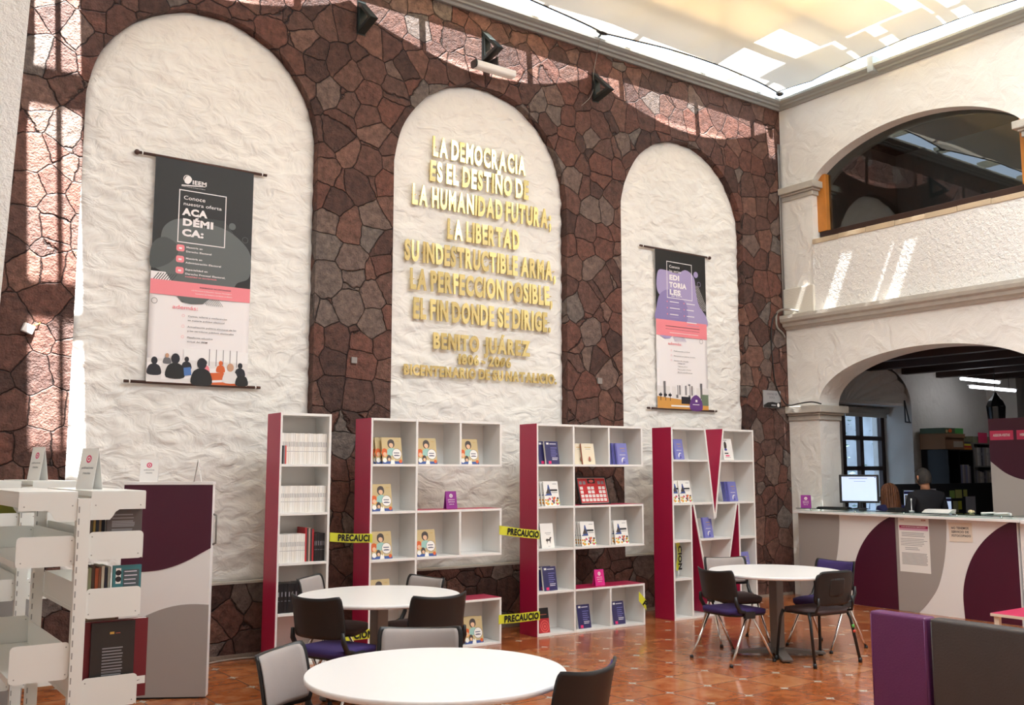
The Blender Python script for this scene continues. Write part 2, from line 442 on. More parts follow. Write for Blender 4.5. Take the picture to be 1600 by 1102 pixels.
# ------------------------------------------------------------------ room shell
def arched_wall(mb, u0, u1, z0, z1, ops, th, P, m, m_rev=None):
    """wall in (u, d, z) with arched openings; ops = [(ua, ub, zb, curve)] where curve is a list of (u, z) from ua to ub"""
    m_rev = m_rev or m
    def q(a, mm): mb.add([P(*p) for p in a], [tuple(range(len(a)))], mm)
    for d in (0, th):
        cur = u0
        for ua, ub, zb, cv in ops:
            q([(cur, d, z0), (ua, d, z0), (ua, d, z1), (cur, d, z1)], m)
            for (a, za), (b, zb_) in zip(cv[:-1], cv[1:]):
                q([(a, d, za), (b, d, zb_), (b, d, z1), (a, d, z1)], m)
            if zb > z0: q([(ua, d, z0), (ub, d, z0), (ub, d, zb), (ua, d, zb)], m)
            cur = ub
        q([(cur, d, z0), (u1, d, z0), (u1, d, z1), (cur, d, z1)], m)
    for ua, ub, zb, cv in ops:
        loop = [(ua, zb)] + cv + [(ub, zb)]
        for (a, za), (b, zb_) in zip(loop[:-1], loop[1:]):
            if abs(a - b) + abs(za - zb_) < 1e-6: continue
            q([(a, 0, za), (b, 0, zb_), (b, th, zb_), (a, th, za)], m_rev)
        if zb > z0: q([(ua, 0, zb), (ub, 0, zb), (ub, th, zb), (ua, th, zb)], m_rev)
    q([(u0, 0, z1), (u1, 0, z1), (u1, th, z1), (u0, th, z1)], m)
    q([(u0, 0, z0), (u0, th, z0), (u0, th, z1), (u0, 0, z1)], m); q([(u1, 0, z0), (u1, th, z0), (u1, th, z1), (u1, 0, z1)], m)

def arc(ua, ub, zs, rise, n=40, p=2.0):
    c = (ua + ub) / 2; r = (ub - ua) / 2; out = []
    for i in range(n + 1):
        a = PI - PI * i / n
        out.append((c + r * math.cos(a), zs + rise * max(0, math.sin(a)) ** (2 / p)))
    return out

# floor
f = MB(); f.add([(-14, -12, 0), (9, -12, 0), (9, 2, 0), (-14, 2, 0)], [(0, 1, 2, 3)], M_FLOOR)
struct(f.build('floor'))

# back wall of red masonry with three blind arches
ARCHES = [(-8.99, -6.886, 4.69, 1.08), (-6.06, -3.82, 4.66, 1.115), (-2.99, -.835, 4.68, 1.09)]
DADO = .645
def wob(cv, seed, a=.012):
    return [(u + a * noise.noise(Vector((u * 5, z * 5, seed))), z + a * noise.noise(Vector((u * 5, z * 5, seed + 9)))) for u, z in cv]
ops = []
for i, (a, b, zs, r) in enumerate(ARCHES):
    cv = arc(a, b, zs, r, 48)
    cv = [cv[0]] + wob(cv[1:-1], i * 3.3) + [cv[-1]]
    ops.append((a, b, DADO, cv))
w = MB(); arched_wall(w, -13.0, 0.0, 0, 6.70, ops, .12, lambda u, d, z: (u, d, z), M_STONE)
struct(w.build('wall_back'))
# white trowelled plaster filling the blind arches
for i, (a, b, zs, r) in enumerate(ARCHES):
    c = (a + b) / 2; hw0 = (b - a) / 2 + .015; top = zs + r + .015; zb = DADO - .005
    NZ, NX = 200, 84
    def pf(s, t, c=c, hw0=hw0, top=top, zb=zb, zs=zs, r=r, i=i):
        z = zb + (top - zb) * (t if t < .8 else .8 + .2 * math.sin((t - .8) / .2 * PI / 2))
        hw = hw0 if z <= zs else hw0 * math.sqrt(max(0.0, 1 - ((z - zs) / (r + .015)) ** 2))
        x = c + hw * (2 * s - 1)
        ed = min(hw * (1 - abs(2 * s - 1)), (z - zb) + .012, .3)
        if z > zs: ed = min(ed, (1 - math.hypot((x - c) / hw0, (z - zs) / (r + .015))) * hw0 * 1.0)
        ed = max(ed, 0)
        p = Vector((x * 5.2, z * 8.5, i * 7.0))
        p += .35 * Vector((noise.noise(Vector((x * 1.7, z * 1.7, 3 + i))), noise.noise(Vector((x * 1.7, z * 1.7, 8 + i))), 0))
        d = .019 * noise.noise(p) + .010 * noise.noise(p * 2.1)
        y = .085 + d + .035 * math.exp(-ed / .022)
        return (x, y, z)
    g = MB(); g.grid(pf, NX, NZ, M_PANEL)
    struct(g.build('trim_%d' % (i + 1), fix=False))
# thin pale mortar line under the plaster and the loose skirting line at the floor
g = MB()
for a, b, zs, r in ARCHES: g.box((a, -.006, DADO - .012), (b, .1, DADO + .006), M_TRIMSTONE)
g.box((-9.5, -.012, 0), (-.05, .02, .035), mat('dusty mortar', '#8f8072', .9, bump=(40, .01)))
struct(g.build('baseboard_back'))

# right wall, lower storey (wide arch to the reading office) and upper storey (glazed arch)
RW = lambda u, d, z: (d, -u, z)
w = MB()
arched_wall(w, 0, 10.5, 0, 3.55, [(.485, 3.52, 0, arc(.485, 3.52, 2.46, .635, 48, 2.08))], .42, RW, M_WALL)
struct(w.build('wall_right'))
w = MB()
arched_wall(w, 0, 10.5, 3.55, 6.70, [(.495, 3.32, 4.63, arc(.495, 3.32, 5.44, .505, 48, 1.4))], .42, RW, M_WALL)
struct(w.build('wall_right_upper'))
# roughcast parapet face under the glazed arch, a little proud of the wall
g = MB(); g.box((-.022, -10.4, 3.6), (.02, -.49, 4.615), M_ROUGH); struct(g.build('trim_4'))
# cornices: lower one and roof one
def run(mb, prof, a, b, P, m):
    n = len(prof)
    vs = [P(a(d), d, z) for d, z in prof] + [P(b(d), d, z) for d, z in prof]
    mb.add(vs, [tuple(range(n)), tuple(range(2 * n - 1, n - 1, -1))] + [(i, i + n, (i + 1) % n + n, (i + 1) % n) for i in range(n)], m)
g = MB()
prof = [(-.02, 3.50), (.03, 3.50), (.05, 3.53), (.08, 3.54), (.09, 3.58), (.13, 3.60), (.145, 3.64), (.145, 3.685), (-.02, 3.70)]
run(g, prof, lambda d: .005, lambda d: 10.4, lambda u, d, z: (-d, -u, z), M_TRIMSTONE)
struct(g.build('trim_5'))
prof = [(-.02, 6.585), (.03, 6.585), (.045, 6.61), (.08, 6.615), (.09, 6.635), (.12, 6.645), (.15, 6.665), (.155, 6.69), (.145, 6.70), (-.02, 6.71)]
g = MB()
run(g, prof, lambda d: -13, lambda d: -d, lambda u, d, z: (u, -d, z), M_CORNICE)
struct(g.build('trim_6'))
g = MB()
run(g, prof, lambda d: d, lambda d: 10.4, lambda u, d, z: (-d, -u, z), mat('grey beige cornice', '#a5a79f', .5, bump=(30, .002)))
g.box((-.165, -1.60, 6.60), (-.0, -1.52, 6.80), M_CORNICE)
struct(g.build('trim_7'))
# capitals and pier blocks of the right wall
def capital(y0, y1, z0, z1, proj, inner=.42):
    g = MB(); h = z1 - z0
    for k, (a, b, e) in enumerate(((0, .35, .25), (.35, .5, .55), (.5, 1.0, 1.0))):
        e *= proj
        g.box((-e, y0 - e, z0 + h * a), (inner + e, min(y1 + e, -.003), z0 + h * b), M_TRIMSTONE)
    return g
struct(capital(-.5, 0, 5.28, 5.46, .09).build('trim_8', bevel=.008))
struct(capital(-.485, 0, 2.27, 2.46, .09).build('trim_9', bevel=.008))
struct(capital(-4.1, -3.32, 5.28, 5.46, .09).build('trim_10', bevel=.008))
g = MB(); g.box((-.05, -.5, 3.7), (.0, -.004, 4.06), mat('white painted block', '#ded9cc', .7, bump=(60, .006))); struct(g.build('trim_11', bevel=.012))
# stone sill of the glazed arch
g = MB()
for k in range(7):
    g.box((-.035, -.5 - .404 * (k + 1) + .004, 4.60 + .004 * (k % 2)), (.16, -.5 - .404 * k, 4.665 + .003 * (k % 3)), mat('sand coloured sill stone', '#c7b396', .7, bump=(50, .004), var=.1, vscale=3))
struct(g.build('trim_12', bevel=.006))
# upper window: rail, jambs, glass
win = bpy.data.objects.new('window_1', None); COL.objects.link(win); win.location = (.17, -1.91, 4.66); struct(win)
g = MB(); g.box((-.05, -1.4, 0), (.06, 1.4, .125), M_DARKWOOD); g.build('window_sill_rail', win, bevel=.008)
for nm, y in (('window_jamb', 1.35), ('window_jamb', -1.38)):
    g = MB(); g.box((-.06, y - .075, .125), (.06, y + .075, .90), M_ORANGEWOOD); g.build(nm, win, bevel=.006)
GL = glass_material('dark reflecting window glass', (.55, .58, .58, 1), f0=1.72)
g = MB(); cv = arc(-1.41, 1.41, .78, .505, 40, 1.4)
g.prism([(-1.41, .125)] + cv + [(1.41, .125)], .012, .018, GL, 'yz'); g.build('window_glass', win)
# dim upper gallery behind the glass
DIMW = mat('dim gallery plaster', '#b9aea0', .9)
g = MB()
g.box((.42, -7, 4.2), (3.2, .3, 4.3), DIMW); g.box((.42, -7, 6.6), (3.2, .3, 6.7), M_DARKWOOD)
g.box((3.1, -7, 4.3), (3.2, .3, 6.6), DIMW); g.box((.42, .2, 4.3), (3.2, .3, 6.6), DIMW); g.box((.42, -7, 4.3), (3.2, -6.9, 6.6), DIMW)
g.box((3.2, .2, 3.3), (9, .84, 6.7), DIMW)  # unseen upper storey mass, added to keep the sun off the yard
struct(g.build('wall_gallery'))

# leaning roughcast pier at the far left edge
g = MB()
e = lambda z: -9.735 + .0318 * z
poly = []
vs = []
for z in (0, 7.0):
    vs += [(-10.6, -.85, z), (e(z), -.85, z), (e(z), .0, z), (-10.6, .0, z)]
g.add(vs, [(0, 3, 2, 1), (4, 5, 6, 7), (0, 1, 5, 4), (1, 2, 6, 5), (2, 3, 7, 6), (3, 0, 4, 7)], M_ROUGH)
struct(g.build('wall_left'))
# outer enclosure: walls of the surrounding gallery and the solid part of the roof
g = MB()
g.box((-13.1, -11, 0), (-13, .1, 7.0), M_WALL); struct(g.build('wall_left_outer'))
g = MB(); g.box((-13, -11.1, 0), (.4, -11, 7.0), M_WALL); struct(g.build('wall_front'))
g = MB()
g.box((-13, -11, 7.0), (-9.58, .3, 7.1), M_WALL)
g.box((-9.58, -11, 7.0), (.5, -3.75, 7.1), M_WALL)
g.box((-9.58, -3.75, 7.0), (-9.10, -2.3, 7.1), M_WALL)  # added cover strip that stops a sun patch on the floor at left
struct(g.build('ceiling'))

# ------------------------------------------------------------------ skylight: shade cloth, ties, rafters
CL = cloth_roof_material('cream shade cloth', (.155, .146, .124, 1), (.46, .44, .39, 1), .008)
X0, X1, Y0, Y1, ZC = -9.15, -.22, -3.72, -.20, 6.735
def scal(t, n, d):           # scallop depth between n ties
    q = (t * n) % 1.0
    return d * math.sin(PI * q) ** .8
def clothp(s, t):
    xe0 = X0; xe1 = X1 - scal((t * (Y1 - Y0)) / 3.0 + .0, 1.0, .16) * 1.0
    x = xe0 + (xe1 - xe0) * s
    ye1 = Y1 - scal((X1 - x) / 3.2, 1.0, .17)
    y = Y0 + (ye1 - Y0) * t
    m_ = min(abs(x - xe1), abs(y - ye1))
    z = ZC + .10 * (1 - math.exp(-m_ / .5)) + .012 * noise.noise(Vector((x * 2, y * 2, 0)))
    return (x, y, z)
root = thing('shade_cloth', 'cream translucent shade cloth stretched under the skylight', 'shade cloth', (-4.6, -2, ZC))
T0 = Matrix.Translation((4.6, 2, -ZC))
g = MB(); g.grid(clothp, 130, 60, CL, T=T0); g.build('cloth', root, fix=False)
M_CORD = mat('dark edge cord', '#2b2622', .7)
g = MB(); g.tube([T0 @ Vector(clothp(s / 150, 1.0)) for s in range(151)], .011, M_CORD, 6)
g.build('edge_cord', root)
g = MB(); g.tube([T0 @ Vector(clothp(1.0, s / 60)) for s in range(61)], .006, M_CORD, 6)
g.build('edge_cord', root)
for tx, ty in ((X1 - 3.2, Y1), (X1, Y1), (X1, Y1 - .5)):
    pass
g = MB(); g.sphere((0, 0, 0), (.10, .035, .03), M_CORD, 10); g.tube([(0, 0, 0), (.02, .12, -.03)], .012, M_CORD, 6)
g.build('tie_knot', root, mtx=TR(X1 - 3.2 + 4.6, Y1 + 2, .01))
g = MB(); g.sphere((0, 0, 0), (.06, .05, .03), M_CORD, 10)
g.build('tie_knot', root, mtx=TR(X1 + 4.6, Y1 + 2, .0))

M_BEAM = mat('cream painted rafter', '#d9cba6', .6)
TAN = cloth_roof_material('tan roof sheet', (.57, .49, .36, 1), (.25, .2, .12, 1), .12)
r_ = MB()
zz = 7.02
for y in (-.98, -1.75, -2.9):
    r_.box((-9.6, y - .04, zz - .09), (.4, y + .04, zz + .06), M_BEAM)
for x in (-8.6, -7.2, -5.8, -4.4, -3.0, -1.7, -.62):
    r_.box((x - .035, -4, zz), (x + .035, .5, zz + .12), M_BEAM)
r_.box((-9.36, -4, 6.98), (-9.315, .4, 7.04), M_BEAM)
for x, y0 in ((-3.0, -1.75), (-5.8, -1.75)):
    r_.tube([(x, y0, zz), (x + 1.3, y0 + 1.13, zz)], .035, M_BEAM, 6); r_.tube([(x, y0, zz), (x - 1.3, y0 + 1.13, zz)], .035, M_BEAM, 6)
    r_.tube([(x, y0, zz), (x + 1.3, y0 - 1.15, zz)], .035, M_BEAM, 6)
struct(r_.build('trim_13'))
g = MB()
for i, (xa, xb) in enumerate(((-9.0, -7.2), (-7.2, -5.8), (-5.8, -4.4), (-4.4, -3.0), (-3.0, -1.7), (-1.7, -.95))):
    for j, (ya, yb) in enumerate(((-4.0, -2.9), (-2.9, -1.75), (-1.75, -.80))):
        if i == 5 and j != 1: continue
        g.box((xa, ya, 7.69), (xb, yb, 7.70), TAN)
struct(g.build('ceiling_skylight_sheet'))
SUN_DIM = bpy.data.materials.new('added sun dimming sheet'); SUN_DIM.use_nodes = True  # added unseen sheets that dim the sun along the back and right
nt = SUN_DIM.node_tree; nt.nodes.remove(nt.nodes['Principled BSDF']); t_ = nt.nodes.new('ShaderNodeBsdfTransparent'); t_.inputs[0].default_value = (.40, .41, .42, 1)
nt.links.new(t_.outputs[0], nt.nodes['Material Output'].inputs[0])
g = MB(); g.add([(-9.0, -.79, 7.8), (-.94, -.79, 7.8), (-.94, .7, 7.8), (-9.0, .7, 7.8)], [(0, 1, 2, 3)], SUN_DIM); g.add([(-.94, -4, 7.8), (.6, -4, 7.8), (.6, .7, 7.8), (-.94, .7, 7.8)], [(0, 1, 2, 3)], SUN_DIM)
struct(g.build('ceiling_sun_dimmer'))
SUN_SLOT = cloth_roof_material('added sun slot sheet', (.62, .62, .60, 1), (.3, .3, .3, 1), .03)  # added unseen sheets, gaps between them cut the sun into parapet streaks
g = MB()
for ya, yb in ((-1.86, -.75), (-2.32, -2.02), (-3.05, -2.5), (-4.0, -3.4)): g.box((-.90, ya, 7.60), (.45, yb, 7.61), SUN_SLOT)
struct(g.build('ceiling_sun_slots'))
# ------------------------------------------------------------------ letter-shaped bookcases
BT = .022
def plank(mb, p0, p1, dep, t, m, y0=0.0):
    """board from p0 to p1 (x, z centre line), thickness t, full depth"""
    a, b = Vector(p0), Vector(p1); d = (b - a).normalized(); n = Vector((-d.y, d.x)) * t / 2
    mb.prism([tuple(a - n), tuple(b - n), tuple(b + n), tuple(a + n)], y0, y0 + dep, m)
DP = .294
def bookcase_E(label, x, y, a, H, wd):
    o = thing('letter_bookcase', label, 'bookcase', (x, y, 0), a, 'letter shaped display bookcases')
    c = wd / 3; h = H / 5
    def vb(u0, u1, z0, z1, nm, m=M_SHELF):
        g = MB(); g.box((u0, 0, z0), (u1, DP, z1), m); g.build(nm, o, bevel=.0015, seg=1)
    vb(.004, BT, 0, H, 'side_board'); vb(c - BT / 2, c + BT / 2, 0, H, 'side_board')
    g = MB(); g.box((0, .002, 0), (.004, DP, H), M_RED); r = g.build('side_veneer', o); r['label'] = 'raspberry red outer side'
    e = .0006
    for k in range(6):
        z = min(max(h * k, BT / 2), H - BT / 2)
        vb(BT + e, c - BT / 2 - e, z - BT / 2, z + BT / 2, 'shelf')
    for k in (0, 2, 4):
        z0, z1 = h * k, h * (k + 1)
        if k != 4: z1 += BT / 2
        z0 = max(z0 - BT / 2, 0) if k else 0
        vb(c + BT / 2 + e, wd, z0, z0 + BT, 'arm_board'); vb(c + BT / 2 + e, wd, z1 - BT, z1, 'arm_board')
        vb(wd - BT, wd, z0 + BT + e, z1 - BT - e, 'arm_end'); vb(2 * c - BT / 2, 2 * c + BT / 2, z0 + BT + e, z1 - BT - e, 'divider')
        if k < 4:
            g = MB(); g.box((c + BT / 2 + e, .004, z1), (wd, DP, z1 + .0015), M_RED); r = g.build('arm_veneer', o); r['label'] = 'raspberry red top of the arm'
        g = MB(); g.box((c + BT / 2 + e, DP - .006, z0 + BT + e), (wd - BT - e, DP, z1 - BT - e), M_SHELF); g.build('back_panel', o)
    g = MB(); g.box((BT + e, DP - .006, BT), (c - BT / 2 - e, DP, H - BT), M_SHELF); g.build('back_panel', o)
    return o
def bookcase_I(label, x, y, a, H, wd, rows):
    o = thing('letter_bookcase', label, 'bookcase', (x, y, 0), a, 'letter shaped display bookcases')
    e = .0006
    def vb(u0, u1, z0, z1, nm, m=M_SHELF):
        g = MB(); g.box((u0, 0, z0), (u1, DP, z1), m); g.build(nm, o, bevel=.0015, seg=1)
    vb(.004, BT, 0, H, 'side_board'); vb(wd - BT, wd, 0, H, 'side_board')
    g = MB(); g.box((0, .002, 0), (.004, DP, H), M_RED); r = g.build('side_veneer', o); r['label'] = 'raspberry red outer side'
    for z in rows: vb(BT + e, wd - BT - e, z - BT, z, 'shelf')
    g = MB(); g.box((BT + e, DP - .006, BT), (wd - BT - e, DP, H - BT), M_SHELF); g.build('back_panel', o)
    return o
def bookcase_M(label, x, y, a, H, wd):
    o = thing('letter_bookcase', label, 'bookcase', (x, y, 0), a, 'letter shaped display bookcases')
    def pb(p0, p1, nm, m=M_SHELF, t=BT, y0=0, dep=DP, lab=None):
        g = MB(); plank(g, p0, p1, dep, t, m, y0); q = g.build(nm, o)
        if lab: q['label'] = lab
    w = wd; v0, v1, va, vz = .545, .86, .68, 1.07           # notch of the M
    l0, l1, r0, r1, az, bx = .305, .36, 1.035, 1.085, 1.245, (.62, .76)
    pb((BT / 2 + .002, 0), (BT / 2 + .002, H), 'side_board'); pb((w - BT / 2, 0), (w - BT / 2, H), 'side_board')
    pb((.0015, 0), (.0015, H), 'side_veneer', M_RED, .003, .002, DP - .002, 'raspberry red outer side')
    # top boards, notch sides
    pb((BT + .003, H - BT / 2), (v0 - .012, H - BT / 2), 'top_board'); pb((v1 + .012, H - BT / 2), (w - BT - .001, H - BT / 2), 'top_board')
    pb((v0, H), (va, vz), 'notch_board'); pb((v1, H), (va + .012, vz + .012), 'notch_board')
    pb((v1 - .013, H), (va, vz + .03), 'notch_veneer', M_RED, .003, .004, DP - .004, 'raspberry red inner side of the notch')
    # legs: vertical inner boards, slanting boards
    pb((l0 - .01, 0), (l0 - .01, az - .012), 'leg_board'); pb((r1 + .01, 0), (r1 + .01, az - .012), 'leg_board')
    pb((l1 - .02, az - .012), (bx[0] - .01, 0.03), 'slant_board'); pb((r0 + .02, az - .012), (bx[1] + .01, 0.03), 'slant_board')
    pb((l1 - .035, az - .03), (bx[0] - .024, 0.03), 'slant_veneer', M_RED, .003, .004, DP - .004, 'raspberry red inner side of the leg gap')
    pb((r1 - .003, .03), (r1 - .003, az - .03), 'leg_veneer', M_RED, .003, .004, DP - .004, 'raspberry red inner side of the leg gap')
    # shelves
    def notch_x(z, right): 
        t = (H - z) / (H - vz); return (v1 + (va - v1) * t) if right else (v0 + (va - v0) * t)
    def slant_x(z, right):
        t = (az - z) / (az - .03); return ((r0 + .02) + (bx[1] - r0 - .01) * t) if right else ((l1 - .02) + (bx[0] + .01 - l1) * t)
    for z in (1.725,):
        pb((BT + .003, z), (notch_x(z, 0) - .013, z), 'shelf'); pb((notch_x(z, 1) + .013, z), (w - BT - .001, z), 'shelf')
    pb((BT + .003, az), (notch_x(az, 0) - .013, az), 'shelf'); pb((notch_x(az, 1) + .013, az), (w - BT - .001, az), 'shelf')
    for z in (.84, .43, BT / 2):
        pb((BT + .003, z), (l0 - .022, z), 'shelf'); pb((r1 + .022, z), (w - BT - .001, z), 'shelf')
    for z in (.845, .43):
        pb((slant_x(z, 0) + .014, z), (slant_x(z, 1) - .014, z), 'shelf')
    pb((l0 + .003, BT / 2), (r1 - .006, BT / 2), 'base_board')
    # white backs of the closed cells
    g = MB(); y0, y1 = DP - .006, DP
    g.prism([(BT, az), (notch_x(az, 0), az), (v0, H - .01), (BT, H - .01)], y0, y1, M_SHELF)
    g.prism([(notch_x(az, 1), az), (w - BT, az), (w - BT, H - .01), (v1, H - .01)], y0, y1, M_SHELF)
    g.prism([(BT, .01), (l0 - .02, .01), (l0 - .02, az), (BT, az)], y0, y1, M_SHELF)
    g.prism([(r1 + .02, .01), (w - BT, .01), (w - BT, az), (r1 + .02, az)], y0, y1, M_SHELF)
    g.prism([(slant_x(.43, 0), .43), (slant_x(.43, 1), .43), (r0 + .02, az), (notch_x(az, 1), az), (va, vz), (notch_x(az, 0), az), (l1 - .02, az)], y0, y1, M_SHELF)
    g.build('back_panel', o)
    return o
BI = (-7.452, -.63, -.020, 2.105, .468)
BE1 = (-6.666, -.764, .0045, 2.079, 1.41)
BE2 = (-4.785, -.692, -.0223, 2.083, 1.41)
BM = (-2.945, -.723, .015, 2.092, 1.386)
I_ROWS = [.022, .435, .848, 1.262, 1.672, 2.105]
bookcase_I('tall narrow white bookcase with red side, filled with rows of white volumes', *BI, I_ROWS)
bookcase_E('white and red E-shaped bookcase holding yellow children\'s magazines', *BE1)
bookcase_E('white and red E-shaped bookcase holding navy books and a framed red poster', *BE2)
bookcase_M('white and red M-shaped bookcase with V notch beside the stone pier', *BM)

def shelf_T(B, u, d, z, rz=0.0, rx=0.0):
    return TR(B[0], B[1], 0, B[2]) @ TR(u, d, z, rz, rx)

# ---------------------------------------------------------------- books
def book_mesh(w, t, h, cover, pages=None, art=None, spine=None, hard=.0015):
    """book standing up: front cover faces -y, spine at x = 0; art(mb) draws on the front"""
    g = MB(); pages = pages or M_PAPER; spine = spine or cover
    g.box((.0, 0, 0), (w, hard, h), cover); g.box((.0, t - hard, 0), (w, t, h), cover)
    g.box((0, hard, 0), (hard, t - hard, h), spine)
    g.box((hard, hard, .002), (w - .002, t - hard, h - .002), pages)
    if art: art(g, w, h)
    me = g.mesh('book'); fix_normals(me); return me
_c = lambda n, h, r=.35: mat(n, h, r)
C_TAN = _c('tan cover', '#cbb585'); C_HAIR = _c('dark hair print', '#4b423f'); C_SKIN = _c('skin print', '#e8bd99'); C_ORANGE = _c('orange print', '#d8632f')
C_YEL = _c('yellow orange print', '#e8a440'); C_TEAL = _c('teal print', '#9cc7bd'); C_WHT = _c('white print', '#f2efe9'); C_NAVY = _c('navy print', '#2b2a5c')
C_BLUE = _c('blue print', '#3d5796'); C_CREAM = _c('cream cover', '#e9ddc3'); C_REDB = _c('red brown spine', '#a75a47'); C_GREEN = _c('green print', '#5b8b57')
C_LAV = _c('lavender cover', '#7e7fc0'); C_LAV2 = _c('deep lavender print', '#5a58a0'); C_PINKD = _c('pink dot print', '#e0356f'); C_GREY = _c('grey print', '#8b8b8e')
C_LIME = _c('lime print', '#b8c34c'); C_REDBK = _c('red cover', '#b32a31'); C_BLKC = _c('black cover', '#1d1a1c'); C_COR = _c('coral print', '#e0605a')
C_TXT = _c('pale print', '#d9d6e2'); C_GOLDP = _c('ochre print', '#c9a24a')
def lines(g, x, z, w, n, dz, h, m, y=-.0012, jit=.25, right=False):
    for i in range(n):
        ww = w * (1 - jit * random.random())
        x0 = x + (w - ww if right else 0)
        g.flat(rect(x0, z - i * dz, x0 + ww, z - i * dz + h), y, m)
def art_kids(g, w, h):
    F = lambda p, y, m: g.flat([(a * w, b * h) for a, b in p], y, m)
    F(rect(0, 0, 1, .10), -.0004, C_BLUE)
    F(disc(.16, .42, .20, 18, .15), -.0005, C_YEL); F(blob([(.0, .30), (.0, .52), (.14, .58), (.25, .5), (.22, .36), (.1, .28)]), -.0008, C_ORANGE)
    F(disc(.13, .36, .09, 16, .08), -.0011, C_SKIN)
    F(blob([(.24, .5), (.24, .36), (.42, .30), (.62, .40), (.64, .55), (.44, .60)]), -.0006, C_TEAL)
    F(blob([(.30, .70), (.32, .86), (.46, .93), (.60, .88), (.64, .72), (.56, .62), (.40, .60)]), -.0009, C_HAIR)
    F(blob([(.37, .68), (.38, .76), (.47, .79), (.56, .75), (.56, .66), (.47, .60)]), -.0012, C_SKIN)
    F(blob([(.24, .12), (.22, .26), (.32, .34), (.42, .28), (.42, .14)]), -.0009, C_HAIR)
    F(disc(.33, .17, .07, 14, .06), -.0012, C_SKIN); F(disc(.11, .14, .10, 14, .09), -.0010, C_WHT)
    F([(.38, .0), (.44, .18), (.52, .12), (.58, .2), (.60, .0)], -.0013, C_WHT)
    F(disc(.73, .38, .235, 28, .20), -.0014, C_NAVY); F(disc(.73, .38, .222, 28, .19), -.0017, C_WHT)
    F(disc(.9, .10, .08, 14, .07), -.0012, C_ORANGE)
    lines(g, .58 * w, .40 * h, .30 * w, 2, .024, .007, C_NAVY, -.0020); lines(g, .62 * w, .33 * h, .22 * w, 1, .02, .004, C_GREY, -.0020)
    F(rect(.74, .86, .88, .875), -.0006, C_GOLDP)
def art_navy(g, w, h):
    F = lambda p, y, m: g.flat([(a * w, b * h) for a, b in p], y, m)
    F(rect(.12, .86, .30, .94), -.0006, C_WHT); F(rect(.36, .87, .86, .905), -.0006, C_TXT)
    lines(g, .40 * w, .70 * h, .5 * w, 2, .022, .006, C_LAV, -.0006, .4); lines(g, .40 * w, .52 * h, .5 * w, 3, .02, .006, C_LAV, -.0006, .5)
    lines(g, .46 * w, .26 * h, .44 * w, 2, .016, .007, C_TXT, -.0006, .2)
    F(rect(.17, .02, .38, .14), -.0006, C_PINKD)
def art_cream(g, w, h):
    F = lambda p, y, m: g.flat([(a * w, b * h) for a, b in p], y, m)
    F(rect(.25, .80, .75, .83), -.0006, C_GOLDP); F(rect(.3, .72, .7, .74), -.0006, C_GREY)
    for k in range(9):
        a = PI * (.1 + .8 * k / 8); l = .26
        F([(.56 - .02, .12), (.56 + .02, .12), (.56 + l * math.cos(a) * 1.2, .12 + l * math.sin(a))], -.0006 - .0001 * k, C_GREEN if k % 2 else C_HAIR)
    F(blob([(.46, .18), (.52, .36), (.60, .36), (.64, .18)]), -.002, C_REDB)
def art_lav(g, w, h):
    F = lambda p, y, m: g.flat([(a * w, b * h) for a, b in p], y, m)
    F(rect(0, 0, .12, 1), -.0005, C_LAV2); F(rect(.4, .74, .8, .77), -.0007, C_GOLDP); F(rect(.5, .62, .82, .64), -.0007, C_GOLDP)
    F(rect(.3, .44, .8, .46), -.0007, C_WHT)
    F(disc(.62, .18, .20, 20, .15), -.0007, C_WHT); F(disc(.68, .17, .17, 20, .125), -.0010, C_LAV)
    F(disc(.6, .1, .12, 14, .07), -.0012, C_LAV2)
def art_white(g, w, h):
    F = lambda p, y, m: g.flat([(a * w, b * h) for a, b in p], y, m)
    F([(.02, .42), (.2, .5), (.3, .86), (.36, .86), (.52, .42)], -.0006, C_BLUE); F([(.12, .5), (.3, .74), (.46, .5)], -.0009, C_HAIR)
    lines(g, .42 * w, .60 * h, .5 * w, 1, .02, .018, C_INKP, -.0011, .05); lines(g, .5 * w, .53 * h, .42 * w, 1, .02, .006, C_GREY, -.0011, .1)
    F(rect(.62, .88, .9, .90), -.0006, C_GREY)
    rnd = random.Random(4)
    for k in range(26):
        x, z = rnd.random(), rnd.random() * .34
        F(disc(x * .92 + .04, z * .9 + .05, .05 + .03 * rnd.random(), 9, .045), -.0008 - .00002 * k, [C_LIME, C_ORANGE, C_PINKD, C_GREY, C_YEL, C_HAIR][k % 6])
C_INKP = _c('black print', '#222226')
def art_horse(g, w, h):
    F = lambda p, y, m: g.flat([(a * w, b * h) for a, b in p], y, m)
    F(rect(.34, .60, .80, .62), -.0006, C_GREY); F(rect(.42, .54, .74, .552), -.0006, C_GREY)
    F(blob([(.36, .30), (.44, .38), (.6, .36), (.72, .44), (.80, .42), (.74, .34), (.70, .18), (.64, .28), (.5, .27), (.44, .15), (.42, .27)]), -.0008, C_HAIR)
    F(rect(.5, .06, .66, .075), -.0006, C_GREY)
def art_redblack(g, w, h):
    F = lambda p, y, m: g.flat([(a * w, b * h) for a, b in p], y, m)
    F(rect(0, .58, 1, 1), -.0005, C_BLKC); F(rect(.1, .72, .8, .75), -.0008, C_REDB)
    for k, r in enumerate((.42, .34, .26, .18, .10)):
        F([p for p in disc(.55, .26, r, 22, r * .6)], -.0007 - .0003 * k, C_COR if k % 2 == 0 else C_REDBK)
